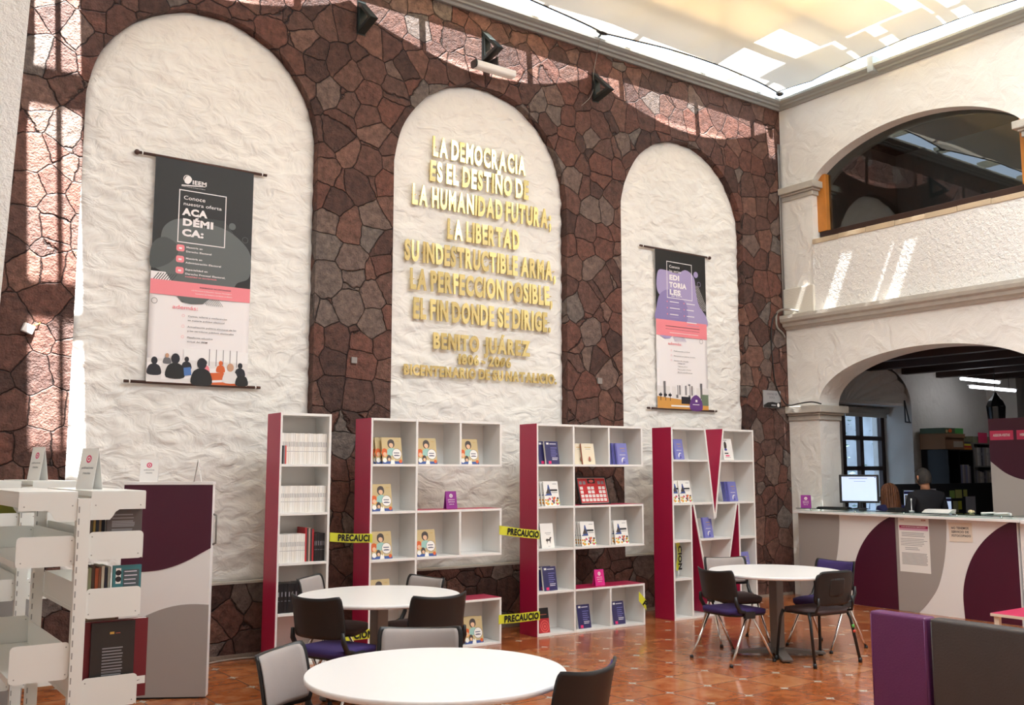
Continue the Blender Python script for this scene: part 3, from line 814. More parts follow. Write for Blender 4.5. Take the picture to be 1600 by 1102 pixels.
def art_figure(g, w, h):
    F = lambda p, y, m: g.flat([(a * w, b * h) for a, b in p], y, m)
    F(rect(.1, .9, .5, .93), -.0006, C_GREY); F(blob([(.18, .55), (.2, .8), (.34, .86), (.44, .74), (.40, .55)]), -.0006, C_HAIR)
    F(disc(.30, .48, .14, 14, .06), -.0009, C_LAV2); F(rect(.14, .28, .52, .33), -.0006, C_INKP); F(rect(.2, .16, .6, .22), -.0006, C_PINKD); F(rect(.12, .1, .7, .12), -.0006, C_GREY)
KINDS = {
    'kids': (book_mesh(.202, .006, .240, C_TAN, art=art_kids), 'yellow children\'s magazine', 'magazine', 'yellow children\'s magazines in the E bookcase'),
    'navy': (book_mesh(.165, .028, .235, mat('navy cover', '#33305f', .35), art=art_navy, spine=C_WHT), 'thick navy book with white spine', 'book', 'navy books in the E bookcase'),
    'cream': (book_mesh(.165, .022, .22, C_CREAM, art=art_cream, spine=C_REDB), 'cream book with a plant drawing', 'book', 'cream plant books'),
    'lav': (book_mesh(.16, .012, .23, C_LAV, art=art_lav), 'lavender blue book', 'book', 'lavender blue books'),
    'white': (book_mesh(.185, .009, .248, C_WHT, art=art_white), 'white book with a colourful crowd drawing', 'book', 'white books with colourful crowd drawing'),
    'horse': (book_mesh(.16, .022, .245, C_WHT, art=art_horse, spine=C_GREY), 'plain white book with a small dark horse drawing', 'book', None),
    'redblack': (book_mesh(.13, .015, .24, C_REDBK, art=art_redblack), 'black and red book with circle pattern', 'book', None),
    'figure': (book_mesh(.17, .012, .25, C_WHT, art=art_figure), 'white book with a dark figure on its cover', 'book', None),
}
def put(kind, B, u, d, z, label, lean=-.17, rz=0.0, nm=None):
    me, _, cat, grp = KINDS[kind]
    u += {BE1: .50, BE2: .72, BM: 1.0}[B] * (d - .0)
    o = inst(nm or ('magazine' if kind == 'kids' else 'book'), me, None, shelf_T(B, u, d, z, rz, lean))
    return tag(o, label, cat, grp)
# rows of the E bookcases, counted from the top
def row_z(B, r): 
    k = 5 - r; h = B[3] / 5
    return (BT if k == 0 else h * k + BT / 2) + .0015
def arm_z(B, r):
    k = 5 - r; h = B[3] / 5
    return (BT if k == 0 else h * k - BT / 2 + BT) + .0015
c1 = BE1[4] / 3
MAG = 'yellow children\'s magazine'
put('kids', BE1, .125, .05, row_z(BE1, 1), MAG + ', frontmost of three in the top left cell')
put('kids', BE1, .062, .085, row_z(BE1, 1), MAG + ', middle of three in the top left cell')
put('kids', BE1, .012 + BT, .12, row_z(BE1, 1), MAG + ', rearmost of three in the top left cell')
put('kids', BE1, c1 + .022, .05, arm_z(BE1, 1), MAG + ' alone in the top middle cell')
put('kids', BE1, 2 * c1 + .016, .05, arm_z(BE1, 1), MAG + ' alone in the top right cell')
put('kids', BE1, BT + .006, .05, row_z(BE1, 2), MAG + ' alone on the second shelf, left column')
put('kids', BE1, BT + .012, .05, row_z(BE1, 3), MAG + ' on the middle shelf, left column')
put('kids', BE1, c1 + .02, .05, arm_z(BE1, 3), MAG + ' on the middle arm, centre cell')
put('kids', BE1, BT + .004, .05, row_z(BE1, 4), MAG + ' half hidden by the round table, fourth shelf')
put('kids', BE1, BT + .014, .05, row_z(BE1, 5), MAG + ' on the bottom shelf behind the table column')
put('kids', BE1, 2 * c1 + .075, .05, arm_z(BE1, 5), MAG + ', front of the pair in the bottom arm')
put('kids', BE1, 2 * c1 + .005 + .012, .09, arm_z(BE1, 5), MAG + ', rear of the pair in the bottom arm')
B = BE2; c2 = B[4] / 3
put('navy', B, .125, .05, row_z(B, 1), 'thick navy book, front of the pair in the top left cell')
put('navy', B, .034, .095, row_z(B, 1), 'thick navy book, rear of the pair in the top left cell')
put('cream', B, c2 + .125, .05, arm_z(B, 1), 'cream book with plant drawing, right one in the top middle cell')
put('cream', B, c2 + .018, .085, arm_z(B, 1), 'cream book with plant drawing, left one in the top middle cell')
put('lav', B, 2 * c2 + .115, .045, arm_z(B, 1), 'lavender book, front of three in the top right cell')
put('lav', B, 2 * c2 + .066, .075, arm_z(B, 1), 'lavender book, middle of three in the top right cell')
put('lav', B, 2 * c2 + .018, .105, arm_z(B, 1), 'lavender book, rear of three in the top right cell')
put('white', B, .105, .045, row_z(B, 2), 'white crowd-drawing book, front of three on the second shelf')
put('white', B, .066, .075, row_z(B, 2), 'white crowd-drawing book, middle of three on the second shelf')
put('white', B, .03, .105, row_z(B, 2), 'white crowd-drawing book, rear of three on the second shelf')
put('horse', B, .062, .06, row_z(B, 3), 'plain white book with a small dark horse drawing')
for k, (u, d, s) in enumerate(((.102, .04, 'front'), (.075, .07, 'second'), (.048, .1, 'third'), (.02, .13, 'rearmost'))):
    put('white', B, c2 + u, d, arm_z(B, 3), 'white crowd-drawing book, %s of four in the middle arm' % s)
put('white', B, 2 * c2 + .082, .045, arm_z(B, 3), 'white crowd-drawing book, front one at the right of the middle arm')
put('white', B, 2 * c2 + .04, .085, arm_z(B, 3), 'white crowd-drawing book, rear one at the right of the middle arm')
put('navy', B, .09, .05, row_z(B, 4), 'thick navy book, front of the pair on the fourth shelf')
put('navy', B, .028, .1, row_z(B, 4), 'thick navy book, rear of the pair on the fourth shelf')
put('redblack', B, .03, .06, row_z(B, 5), 'black and red book with circles, bottom left cell')
put('navy', B, c2 + .05, .06, arm_z(B, 5), 'thick navy book alone in the bottom middle cell')
put('navy', B, 2 * c2 + .04, .06, arm_z(B, 5), 'thick navy book alone in the bottom right cell')
B = BM
put('lav', B, .052, .06, 1.738, 'lavender book alone in the top left cell of the M')
put('figure', B, .87, .04, 1.738, 'white book with a dark figure, top right of the M')
put('white', B, .135, .03, 1.258, 'white crowd-drawing book, right of the pair in the M')
put('white', B, .015, .05, 1.258, 'white crowd-drawing book, left of the pair in the M', rz=0)
put('lav', B, .935, .045, 1.258, 'lavender book, front one in the right column of the M')
for k in range(3):
    put('lav', B, .855 + .021 * k, .06 + .02 * (2 - k), 1.258, 'lavender book in the M, %s behind the front one' % ['third', 'second', 'next'][k])
put('lav', B, .50, .05, .858, 'lavender book alone in the middle of the M')
put('lav', B, 1.125, .03, .443, 'lavender book low in the right leg of the M', nm='book')
g = MB(); g.box((0, 0, 0), (.22, .14, .05), M_PAPER); g.box((-.002, -.002, .05), (.222, .142, .056), C_COR); g.flat(rect(.03, .01, .19, .04), -.001, C_COR)
o = g.build('boxed_leaflets'); o.matrix_world = shelf_T(BM, .62, .06, .443); tag(o, 'white and coral stack of leaflets lying low in the M', 'leaflets')

# ---- the narrow bookcase: white journals
JW = mat('white journal spine', '#efece6', .5); JP = mat('pale pink journal spine', '#ece7de', .5); C_TICK = mat('grey spine print', '#8d8a92', .5)
def journal(w, h, dep, c, tick=True, band=None):
    g = MB(); g.box((0, 0, 0), (w * .965, dep, h), c)
    if tick:
        g.flat(rect(w * .30, h * .56, w * .62, h * .72), -.0006, C_TICK); g.flat(rect(w * .2, h * .40, w * .72, h * .42), -.0006, C_TICK)
    if band: g.flat(rect(0, h * .15, w * .92, h * .3), -.0006, band)
    me = g.mesh('journal'); fix_normals(me); return me
inner0, inner1 = BT + .004, BI[4] - BT - .003
def row(z, n, u0, u1, h, c, lab, grp, tick=True, dep=.17, d=.035, cat='book', band=None):
    w = (u1 - u0) / n; me = [journal(w, h, dep, c, tick, band), journal(w, h - .002, dep, JP if c is JW else c, tick, band)]
    for k in range(n):
        o = inst('book', me[(k * 7 // 3) % 2], None, shelf_T(BI, u0 + w * k, d + .002 * ((k * 5) % 3), z + .0008))
        tag(o, lab % ORD[k], cat, grp)
row(I_ROWS[4], 30, inner0, inner1, .262, JW, 'slim white journal, %s from the left on the top shelf', 'white journals on the top shelf')
for k, (c, hh) in enumerate(((C_BLKC, .155), (C_GREY, .155), (C_COR, .155))):
    o = inst('book', journal(.0125, hh, .02, c, False), None, shelf_T(BI, inner0 + .013 * k, .006, I_ROWS[4] + .0008))
    tag(o, ['thin black booklet', 'thin grey booklet', 'thin coral booklet'][k] + ' standing before the top row of white journals', 'booklet')
row(I_ROWS[3], 28, inner0, inner1, .225, JW, 'slim white journal, %s from the left on the second shelf', 'white journals on the second shelf')
u3 = inner0 + (inner1 - inner0) * .57
row(I_ROWS[2], 18, inner0, u3, .235, JW, 'slim white journal, %s from the left on the third shelf', 'white journals on the third shelf')
for k, (c, hh, nm) in enumerate(((C_REDBK, .285, 'red'), (C_HAIR, .28, 'brown'), (_c('pale brown spine', '#b39a8c'), .282, 'beige'), (_c('grey black spine', '#3a3436'), .278, 'charcoal'), (C_REDBK, .27, 'crimson'))):
    o = inst('book', journal(.0155, hh, .18, c, False), None, shelf_T(BI, u3 + .0160 * k + .001, .04, I_ROWS[2] + .0008))
    tag(o, '%s book between the white journals and the black books, third shelf' % nm, 'book')
ub = u3 + .0160 * 5 + .003
row(I_ROWS[2], 6, ub, inner1, .235, C_BLKC, 'black book, %s from the left at the right end of the third shelf', 'black books on the third shelf', True)
row(I_ROWS[1], 8, inner0, inner0 + .25, .24, C_BLKC, 'black book, %s from the left on the fourth shelf', 'black books on the fourth shelf', True)
for k in range(5):
    g = MB(); wv = .30 - .02 * (k % 3)
    g.box((0, 0, 0), (wv, .2, .016), [M_PAPER, C_GREY, M_PAPER, C_CREAM, C_COR][k]); g.box((.002, -.001, .002), (wv - .004, .0, .013), M_PAPER)
    o = g.build('magazine'); o.matrix_world = shelf_T(BI, .05 + .012 * ((k * 3) % 4), .03 + .006 * (k % 2), I_ROWS[0] + .001 + .0166 * k, .03 * (k % 3 - 1))
    tag(o, '%s magazine from the bottom of the pile under the narrow bookcase' % ORD[k], 'magazine')

# ---- framed red poster and tent cards on the E bookcase
fr = thing('framed_poster', 'black framed red poster leaning on the middle arm of the bookcase', 'picture frame')
zf = B[3] if False else 0
T = shelf_T(BE2, c2 + .155, .085, BE2[3] * .6 + BT / 2 + .003, .10, -.26)
fr.matrix_world = T
W_, H_ = .44, .30
g = MB()
for r_ in (rect(0, 0, W_, .016), rect(0, H_ - .016, W_, H_), rect(0, .016, .016, H_ - .016), rect(W_ - .016, .016, W_, H_ - .016)): g.prism(r_, 0, .018, M_BLACKM)
g.box((.005, .012, .005), (W_ - .005, .018, H_ - .005), M_BLACKM); g.build('frame', fr)
g = MB(); C_PR = mat('poster red print', '#c22a2e', .4)
g.box((.016, .006, .016), (W_ - .016, .0115, H_ - .016), C_WHT)
g.flat(rect(.02, .02, W_ - .02, H_ - .02), .0055, C_PR)
g.flat(rect(.16, .225, .27, .275), .0052, C_BLKC); g.flat(disc(.215, .25, .035, 16, .016), .005, C_COR)
for i in range(7):
    for j in range(4):
        if i % 3 != 1 or j < 2: g.flat(rect(.035 + .054 * i, .035 + .042 * j, .035 + .054 * i + .042, .035 + .042 * j + .03), .0052, C_WHT); g.flat(rect(.039 + .054 * i, .05 + .042 * j, .072 + .054 * i, .053 + .042 * j), .005, C_GREY)
for i in (0, 1, 5, 6): g.flat(rect(.035 + .054 * i, .215, .075 + .054 * i, .25), .0052, C_GREY)
g.build('print', fr)

def tent_card(label, T, w, h, m, ink, lines_=('',), dot=True, group=None, spread=.055, circle=C_WHT):
    o = thing('tent_card', label, 'tent card', group=group); o.matrix_world = T
    a = math.atan2(spread / 2, h)
    F = TR(0, -spread / 2, 0, 0, -a)
    g = MB(); g.box((-w / 2, 0, 0), (w / 2, .0012, h), m, F); g.box((-w / 2, -.0012, 0), (w / 2, 0, h), m, TR(0, spread / 2, 0, 0, a)); g.build('folded_card', o)
    g = MB()
    if dot: g.flat(disc(0, h * .74, w * .15), -.0006, circle, T=F); g.flat(disc(0, h * .74, w * .09), -.0009, m, T=F); g.flat(disc(0, h * .74, w * .05), -.0012, circle, T=F)
    for k, s in enumerate(lines_):
        g.text(s, 0, h * (.5 - .13 * k), h * .055, ink, -.0008, .02, 1, 'CENTER', F, None)
    g.build('print', o)
    return o
M_PURC = mat('purple card', '#8f2a8c', .5); M_PINKC = mat('hot pink card', '#e0268a', .5)
tent_card('purple tent card on the middle arm of the magazine bookcase', shelf_T(BE1, c1 + .425, .10, BE1[3] * .6 + BT / 2 + .003), .12, .165, M_PURC, C_WHT, ('publicaciones', 'GRATUITAS', 'tome una'))
tent_card('hot pink tent card on the bottom arm of the bookcase', shelf_T(BE2, c2 + .40, .11, BE2[3] * .2 + BT / 2 + .003), .125, .165, M_PINKC, C_WHT, ('publicaciones', 'GRATUITAS', 'tome una'))

# ---- caution tape
def tape(label, pts, text=None, hw=.038, th=None, flip=False, tpos=None, tw=None, name='caution_tape'):
    """ribbon through points (world), vertical width 2*hw"""
    o = thing(name, label, 'caution tape', tuple(pts[len(pts) // 2]))
    T = Matrix.Translation(-Vector(pts[len(pts) // 2]))
    g = MB(); vs = []
    for i, p in enumerate(pts):
        for s in (-1, 1): vs.append(T @ (Vector(p) + Vector((0, 0, s * hw))))
    g.add(vs, [(2 * i, 2 * i + 2, 2 * i + 3, 2 * i + 1) for i in range(len(pts) - 1)], M_TAPE, True)
    g.build('ribbon', o, fix=False)
    return o, T
def tape_text(o, T, string, p0, p1, h, off):
    p0, p1 = Vector(p0), Vector(p1); x = (p1 - p0); L_ = x.length; x.normalize(); y = Vector((0, 0, 1)); n = x.cross(y)
    y = n.cross(x); 
    M = Matrix((( x.x, -n.x, y.x, 0), (x.y, -n.y, y.y, 0), (x.z, -n.z, y.z, 0), (0, 0, 0, 1)))
    M = T @ Matrix.Translation(p0 + n * off) @ M
    g = MB(); g.text(string, 0, -h / 2, h, M_INK, 0, .05, 1, 'LEFT', M, L_); q = g.build('lettering', o); q['label'] = 'black printed letters'
def e1p(u, d, z): return tuple(shelf_T(BE1, u, d, z).translation)
def e2p(u, d, z): return tuple(shelf_T(BE2, u, d, z).translation)
def ip(u, d, z): return tuple(shelf_T(BI, u, d, z).translation)
a, b = Vector(ip(BI[4] + .004, -.004, 1.05)), Vector(e1p(.0, -.004, 1.035))
o, T = tape('yellow caution tape tied between the narrow bookcase and the magazine bookcase', [a.lerp(b, t / 6) + Vector((0, 0, -.006 * math.sin(PI * t / 6))) for t in range(7)] + [Vector(e1p(.03, -.004, 1.03))])
tape_text(o, T, 'PRECAUCI', a.lerp(b, .2) + Vector((0, 0, -.003)), a.lerp(b, 1.0), .052, .005)
a, b = Vector(e1p(BE1[4] - .03, -.006, 1.055)), Vector(e2p(.0, -.004, .99))
o, T = tape('yellow caution tape between the two E bookcases, upper one', [Vector(e1p(BE1[4] - .03, -.004, 1.06))] + [a.lerp(b, t / 8) + Vector((0, 0, -.004 * math.sin(PI * t / 8))) for t in range(9)] + [Vector(e2p(.03, -.004, .985))], hw=.042)
tape_text(o, T, 'PRECAUCIO', a.lerp(b, .2) + Vector((0, 0, -.002)), a.lerp(b, 1.04), .058, .005)
a, b = Vector(e1p(BE1[4] - .03, -.006, .225)), Vector(e2p(.0, -.004, .21))
o, T = tape('yellow caution tape between the two E bookcases, lower one near the floor', [Vector(e1p(BE1[4] - .035, -.004, .215))] + [a.lerp(b, t / 8) + Vector((0, 0, -.004 * math.sin(PI * t / 8))) for t in range(9)] + [Vector(e2p(.03, -.004, .205))], hw=.042)
tape_text(o, T, 'PRECAUCIO', a.lerp(b, .12) + Vector((0, 0, -.002)), a.lerp(b, 1.03), .058, .005)
a, b = Vector(e1p(-.24, -.012, .225)), Vector(e1p(.06, -.006, .225))
o, T = tape('yellow caution tape end stuck low on the red side of the magazine bookcase', [a.lerp(b, t / 5) for t in range(6)], hw=.04)
tape_text(o, T, 'CION', a.lerp(b, .35), a.lerp(b, .95), .055, .005)
a = Vector(e2p(BE2[4] - .09, -.004, .30)); b = Vector(e2p(BE2[4] + .012, -.004, .20))
o, T = tape('torn yellow caution tape end stuck on the lower right corner', [a, a.lerp(b, .5) + Vector((0, -.004, 0)), b], hw=.05)
tape_text(o, T, 'P', a.lerp(b, .62), b, .075, .008)
# tape hanging in the left leg of the M
o = thing('caution_tape', 'yellow caution tape end hanging vertically inside the M bookcase', 'caution tape')
o.matrix_world = shelf_T(BM, .075, .06, .46)
g = MB(); vs = []
for i in range(9):
    z = .37 - .31 * i / 8; hw = .034 if i < 7 else .034 - .014 * (i - 6)
    xx = .055 + .02 * math.sin(i * .45)
    vs += [(xx - hw, -.012 * math.sin(i * .5), z), (xx + hw, .012 * math.sin(i * .4), z)]
g.add(vs, [(2 * i, 2 * i + 1, 2 * i + 3, 2 * i + 2) for i in range(8)], M_TAPE, True); g.build('ribbon', o, fix=False)
g = MB(); R90 = TR(.05, -.016, .33) @ Matrix.Rotation(PI / 2, 4, 'Y')
g.text('CION', 0, 0, .05, M_INK, 0, .05, 1, 'LEFT', R90, .26); q = g.build('lettering', o); q['label'] = 'black printed letters'
g = MB(); g.tube([(.06, 0, .065), (.064, .0, .03), (.06, .005, .0012)], .006, M_PAPER, 6); g.build('knot', o)
# ------------------------------------------------------------------ hanging banners
B_BLK = mat('banner black print', '#1b1b1b', .55); B_GRY = mat('banner grey print', '#5f6463', .55); B_GRY2 = mat('banner dark grey print', '#484c4b', .55)
B_PNK = mat('banner pink print', '#f08a93', .55); B_WHT = mat('banner white print', '#f1ecec', .55); B_LAV = mat('banner lavender print', '#a79ac4', .55)
B_LAV2 = mat('banner lilac print', '#8d80b3', .55); B_FLR = mat('banner ochre print', '#d69a4b', .55); B_PALE = mat('banner pale wall print', '#e6e1df', .55)
B_TXT = mat('banner grey lettering', '#6d6a6d', .55); B_VIO = mat('banner violet print', '#6a3f86', .55); B_SKN = mat('banner skin print', '#c89a7c', .55)
B_BLU = mat('banner blue print', '#4f77b5', .55); B_DRK = mat('banner dark print', '#24222a', .55); B_ORG = mat('banner orange print', '#d9652f', .55)
def hatch(g, x0, z0, x1, z1, n, m, y, sl=.6, t=.25):
    for i in range(n):
        a = x0 + (x1 - x0) * i / n; b = a + (x1 - x0) / n * t
        g.flat([(a, z0), (b, z0), (b + sl * (z1 - z0), z1), (a + sl * (z1 - z0), z1)], y, m)
def outline(g, x0, z0, x1, z1, t, y, m):
    for r in (rect(x0, z0, x1, z0 + t), rect(x0, z1 - t, x1, z1), rect(x0, z0 + t, x0 + t, z1 - t), rect(x1 - t, z0 + t, x1, z1 - t)): g.flat(r, y, m)
def ring(g, x, z, r, t, y, m, n=20):
    g.add([(x + q * math.cos(2 * PI * i / n), y, z + q * math.sin(2 * PI * i / n)) for q in (r, r - t) for i in range(n)], [(i, (i + 1) % n, n + (i + 1) % n, n + i) for i in range(n)], m)
def banner(label, cx, z0, z1, wd, y, rod_top, rod_bot, ball_left, ball_right, draw):
    o = thing('hanging_banner', label, 'banner', (cx, y, z0)); H = z1 - z0
    g = MB(); g.grid(lambda s, t: (wd * (s - .5), .006 * math.sin(PI * s) + .0015 * math.sin(9 * s + 4 * t) + .002, H * t), 16, 30, B_WHT)
    c = g.build('cloth', o, fix=False)
    sd = c.modifiers.new('solid', 'SOLIDIFY'); sd.thickness = .002; sd.offset = 1
    g = MB(); draw(g, wd, H); p = g.build('printed_design', o, fix=False)
    for (xa, xb, z, bl, br, nm) in ((rod_top[0], rod_top[1], H, ball_left, ball_right, 'top_rod'), (rod_bot[0], rod_bot[1], 0, False, False, 'bottom_rod')):
        g = MB(); g.tube([(xa, .008, z), (xb, .008, z)], .013, M_WOOD, 10)
        g.tube([(xa + .04, .008, z), (xa + .05, .008, z)], .0145, M_PAPER, 10); g.tube([(xb - .05, .008, z), (xb - .04, .008, z)], .0145, M_PAPER, 10)
        if bl: g.sphere((xa, .008, z), .024, M_WOOD, 12)
        if br: g.sphere((xb, .008, z), .022, M_WOOD, 12)
        g.build(nm, o)
    return o
def people_row(g, specs, y0=-.004):
    for i, (x, z, s, hair, body, desk) in enumerate(specs):
        y = y0 - .0004 * i
        g.flat(blob([(x - .75 * s, z), (x - .7 * s, z + .9 * s), (x - .25 * s, z + 1.25 * s), (x + .25 * s, z + 1.25 * s), (x + .7 * s, z + .9 * s), (x + .75 * s, z)], 4), y, body)
        g.flat(disc(x, z + 1.65 * s, .38 * s, 14, .46 * s), y - .0002, hair)
        if desk: g.flat([(x - 1.3 * s, z + .35 * s), (x - .75 * s, z + .5 * s), (x - .7 * s, z + .38 * s), (x - 1.2 * s, z + .22 * s)], y - .0003, B_PALE)
def draw_academic(g, w, H):
    X = lambda u: -w / 2 + w * u
    Z = lambda v: H * (1 - v)               # v measured down from the top
    g.flat(rect(X(0), Z(.55), X(1), Z(0)), -.002, B_BLK)
    g.flat([(X(a), Z(b)) for a, b in blob([(.02, .49), (.07, .42), (.10, .32), (.24, .27), (.42, .275), (.58, .275), (.78, .30), (.95, .36), (1.0, .42), (.98, .50), (.86, .53), (.80, .57), (.60, .585), (.40, .57), (.28, .58), (.12, .52)])], -.0026, B_GRY)
    g.flat([(X(a), Z(b)) for a, b in blob([(.0, .50), (.18, .47), (.26, .40), (.12, .36), (.0, .40)])], -.0029, B_GRY2)
    hatch(g, X(.60), Z(.33), X(.86), Z(.25), 16, B_GRY, -.0024, -.8)
    g.flat(disc(X(.79), Z(.27), .032), -.0032, B_GRY); ring(g, X(.93), Z(.325), .028, .003, -.0032, B_GRY)
    g.flat([(X(.0), Z(.565)), (X(.22), Z(.565)), (X(.14), Z(.515)), (X(0), Z(.515))], -.0029, B_WHT); hatch(g, X(.0), Z(.565), X(.2), Z(.52), 8, B_GRY2, -.0031, .7, .4)
    g.flat(rect(X(0), Z(.615), X(1), Z(.55)), -.0034, B_PNK)
    hatch(g, X(.56), Z(.645), X(.74), Z(.615), 9, B_GRY, -.003, -.8); g.flat([(X(a), Z(b)) for a, b in ((.26, .615), (.58, .615), (.52, .64), (.40, .645), (.31, .64))], -.0032, B_GRY)
    ring(g, X(.045), Z(.645), .026, .004, -.0032, B_TXT)
    # emblem: a profile head in three strokes above a base line, then the acronym
    g.flat([(X(.26), Z(.118)), (X(.50), Z(.108)), (X(.50), Z(.1045)), (X(.26), Z(.113))], -.0034, B_WHT)
    ring(g, X(.315), Z(.083), .034, .006, -.0034, B_WHT, 24); g.flat(blob([(X(.29), Z(.10)), (X(.30), Z(.075)), (X(.34), Z(.07)), (X(.36), Z(.085)), (X(.33), Z(.105))]), -.0036, B_WHT)
    g.text('IEEM', X(.365), Z(.104), .036, B_WHT, -.0036, .03, 1, 'LEFT', None, .125)
    g.text('Instituto Electoral del Estado de México', X(.26), Z(.121), .007, B_WHT, -.0036, .0, 1, 'LEFT', None, .21)
    outline(g, X(.24), Z(.375), X(.72), Z(.135), .008, -.0036, B_WHT)
    g.text('Conoce', X(.285), Z(.178), .035, B_WHT, -.004, .004, 1, 'LEFT', None, .19)
    g.text('nuestra oferta', X(.285), Z(.204), .030, B_WHT, -.004, .004, 1, 'LEFT', None, .34)
    for k, (s, wd) in enumerate((('ACA', .225), ('DÉMI', .27), ('CA:', .19))): g.text(s, X(.285), Z(.248 + .047 * k), .058, B_WHT, -.004, .055, 1, 'LEFT', None, wd)
    g.text('ʼ', X(.43), Z(.262), .03, B_WHT, -.004, .03)
    for k, (a, b) in enumerate((('Maestría en', 'Derecho Electoral'), ('Maestría en', 'Administración Electoral'), ('Especialidad en', 'Derecho Procesal Electoral,'))):
        v = .385 + .050 * k
        g.flat(rrect(X(.235), Z(v + .03), X(.315), Z(v), .018), -.0038, B_PNK); g.flat(rect(X(.26), Z(v + .02), X(.29), Z(v + .012)), -.0042, B_WHT)
        g.text(a, X(.33), Z(v + .012), .0155, B_WHT, -.004, .02, 1, 'LEFT', None, .013 * len(a)); g.text(b, X(.33), Z(v + .031), .0155, B_WHT, -.004, .02, 1, 'LEFT', None, .0132 * len(b))
    g.text('modalidad no escolarizada', X(.33), Z(.528), .014, B_PNK, -.004, .02, 1, 'LEFT', None, .28)
    g.text('POSGRADOS INCORPORADOS', X(.48), Z(.572), .012, B_DRK, -.004, .02, 1, 'LEFT', None, .28)
    g.text('a la Secretaría de Educación, Ciencia, Tecnología e', X(.40), Z(.586), .009, B_WHT, -.004, .01, 1, 'LEFT', None, .36)
    g.text('Innovación del Gobierno del Estado de México', X(.44), Z(.600), .009, B_WHT, -.004, .01, 1, 'LEFT', None, .33)
    g.text('además:', X(.22), Z(.672), .034, B_PNK, -.004, .008, 1, 'LEFT', Matrix.Shear('XZ', 4, (.25, 0)) if False else None, .22)
    for k, (a, b) in enumerate((('Cursos, talleres y conferencias', 'en materia político electoral'), ('Actualización político-electoral de las', 'y los servidores públicos electorales'), ('Plataforma educativa', 'virtual del IEEM'))):
        v = .70 + .047 * k
        ring(g, X(.33), Z(v), .012, .002, -.0036, B_PNK, 12)
        g.text(a, X(.375), Z(v + .004), .014, B_TXT, -.004, .012, 1, 'LEFT', None, .0112 * len(a)); g.text(b, X(.375), Z(v + .022), .014, B_TXT, -.004, .012, 1, 'LEFT', None, .0112 * len(b))
    # classroom photograph printed along the foot
    g.flat(rect(X(0), Z(1.0), X(1), Z(.895)), -.003, B_PALE); g.flat(rect(X(.35), Z(.91), X(1), Z(.845)), -.0028, mat('banner pale window print', '#f3f0ef', .5))
    for k in range(5): g.flat(rect(X(.60 + .07 * k), Z(.915), X(.607 + .07 * k), Z(.84)), -.0031, B_TXT)
    g.flat(rect(X(0), Z(1.0), X(1), Z(.975)), -.0033, B_PALE); g.flat([(X(.52), Z(1)), (X(.9), Z(1)), (X(.72), Z(.93)), (X(.6), Z(.93))], -.0034, B_ORG)
    for (a, b, c2, d) in ((.0, .905, .14, .94), (.14, .95, .44, .985), (.5, .92, .8, .95), (.6, .97, .86, .99)): g.flat([(X(a), Z(d)), (X(c2), Z(d - .01)), (X(c2), Z(b)), (X(a), Z(b + .01))], -.0036, B_WHT)
    people_row(g, [(X(.19), Z(.915), .042, B_SKN, B_TXT, 0), (X(.07), Z(.965), .072, B_DRK, B_DRK, 0), (X(.38), Z(.935), .052, B_DRK, B_DRK, 0), (X(.56), Z(.945), .052, B_DRK, B_PNK, 0), (X(.72), Z(.94), .048, B_ORG, B_ORG, 0),
                   (X(.92), Z(.955), .058, B_DRK, B_DRK, 0), (X(.82), Z(.985), .082, B_SKN, B_PALE, 0), (X(.27), Z(.975), .10, B_DRK, B_BLK, 0), (X(.53), Z(1.0), .112, B_DRK, B_BLK, 0), (X(.94), Z(.995), .07, B_DRK, B_BLK, 0)], -.004)
    g.flat([(X(.36), Z(.965)), (X(.43), Z(.96)), (X(.42), Z(.925)), (X(.35), Z(.93))], -.0085, B_BLU)
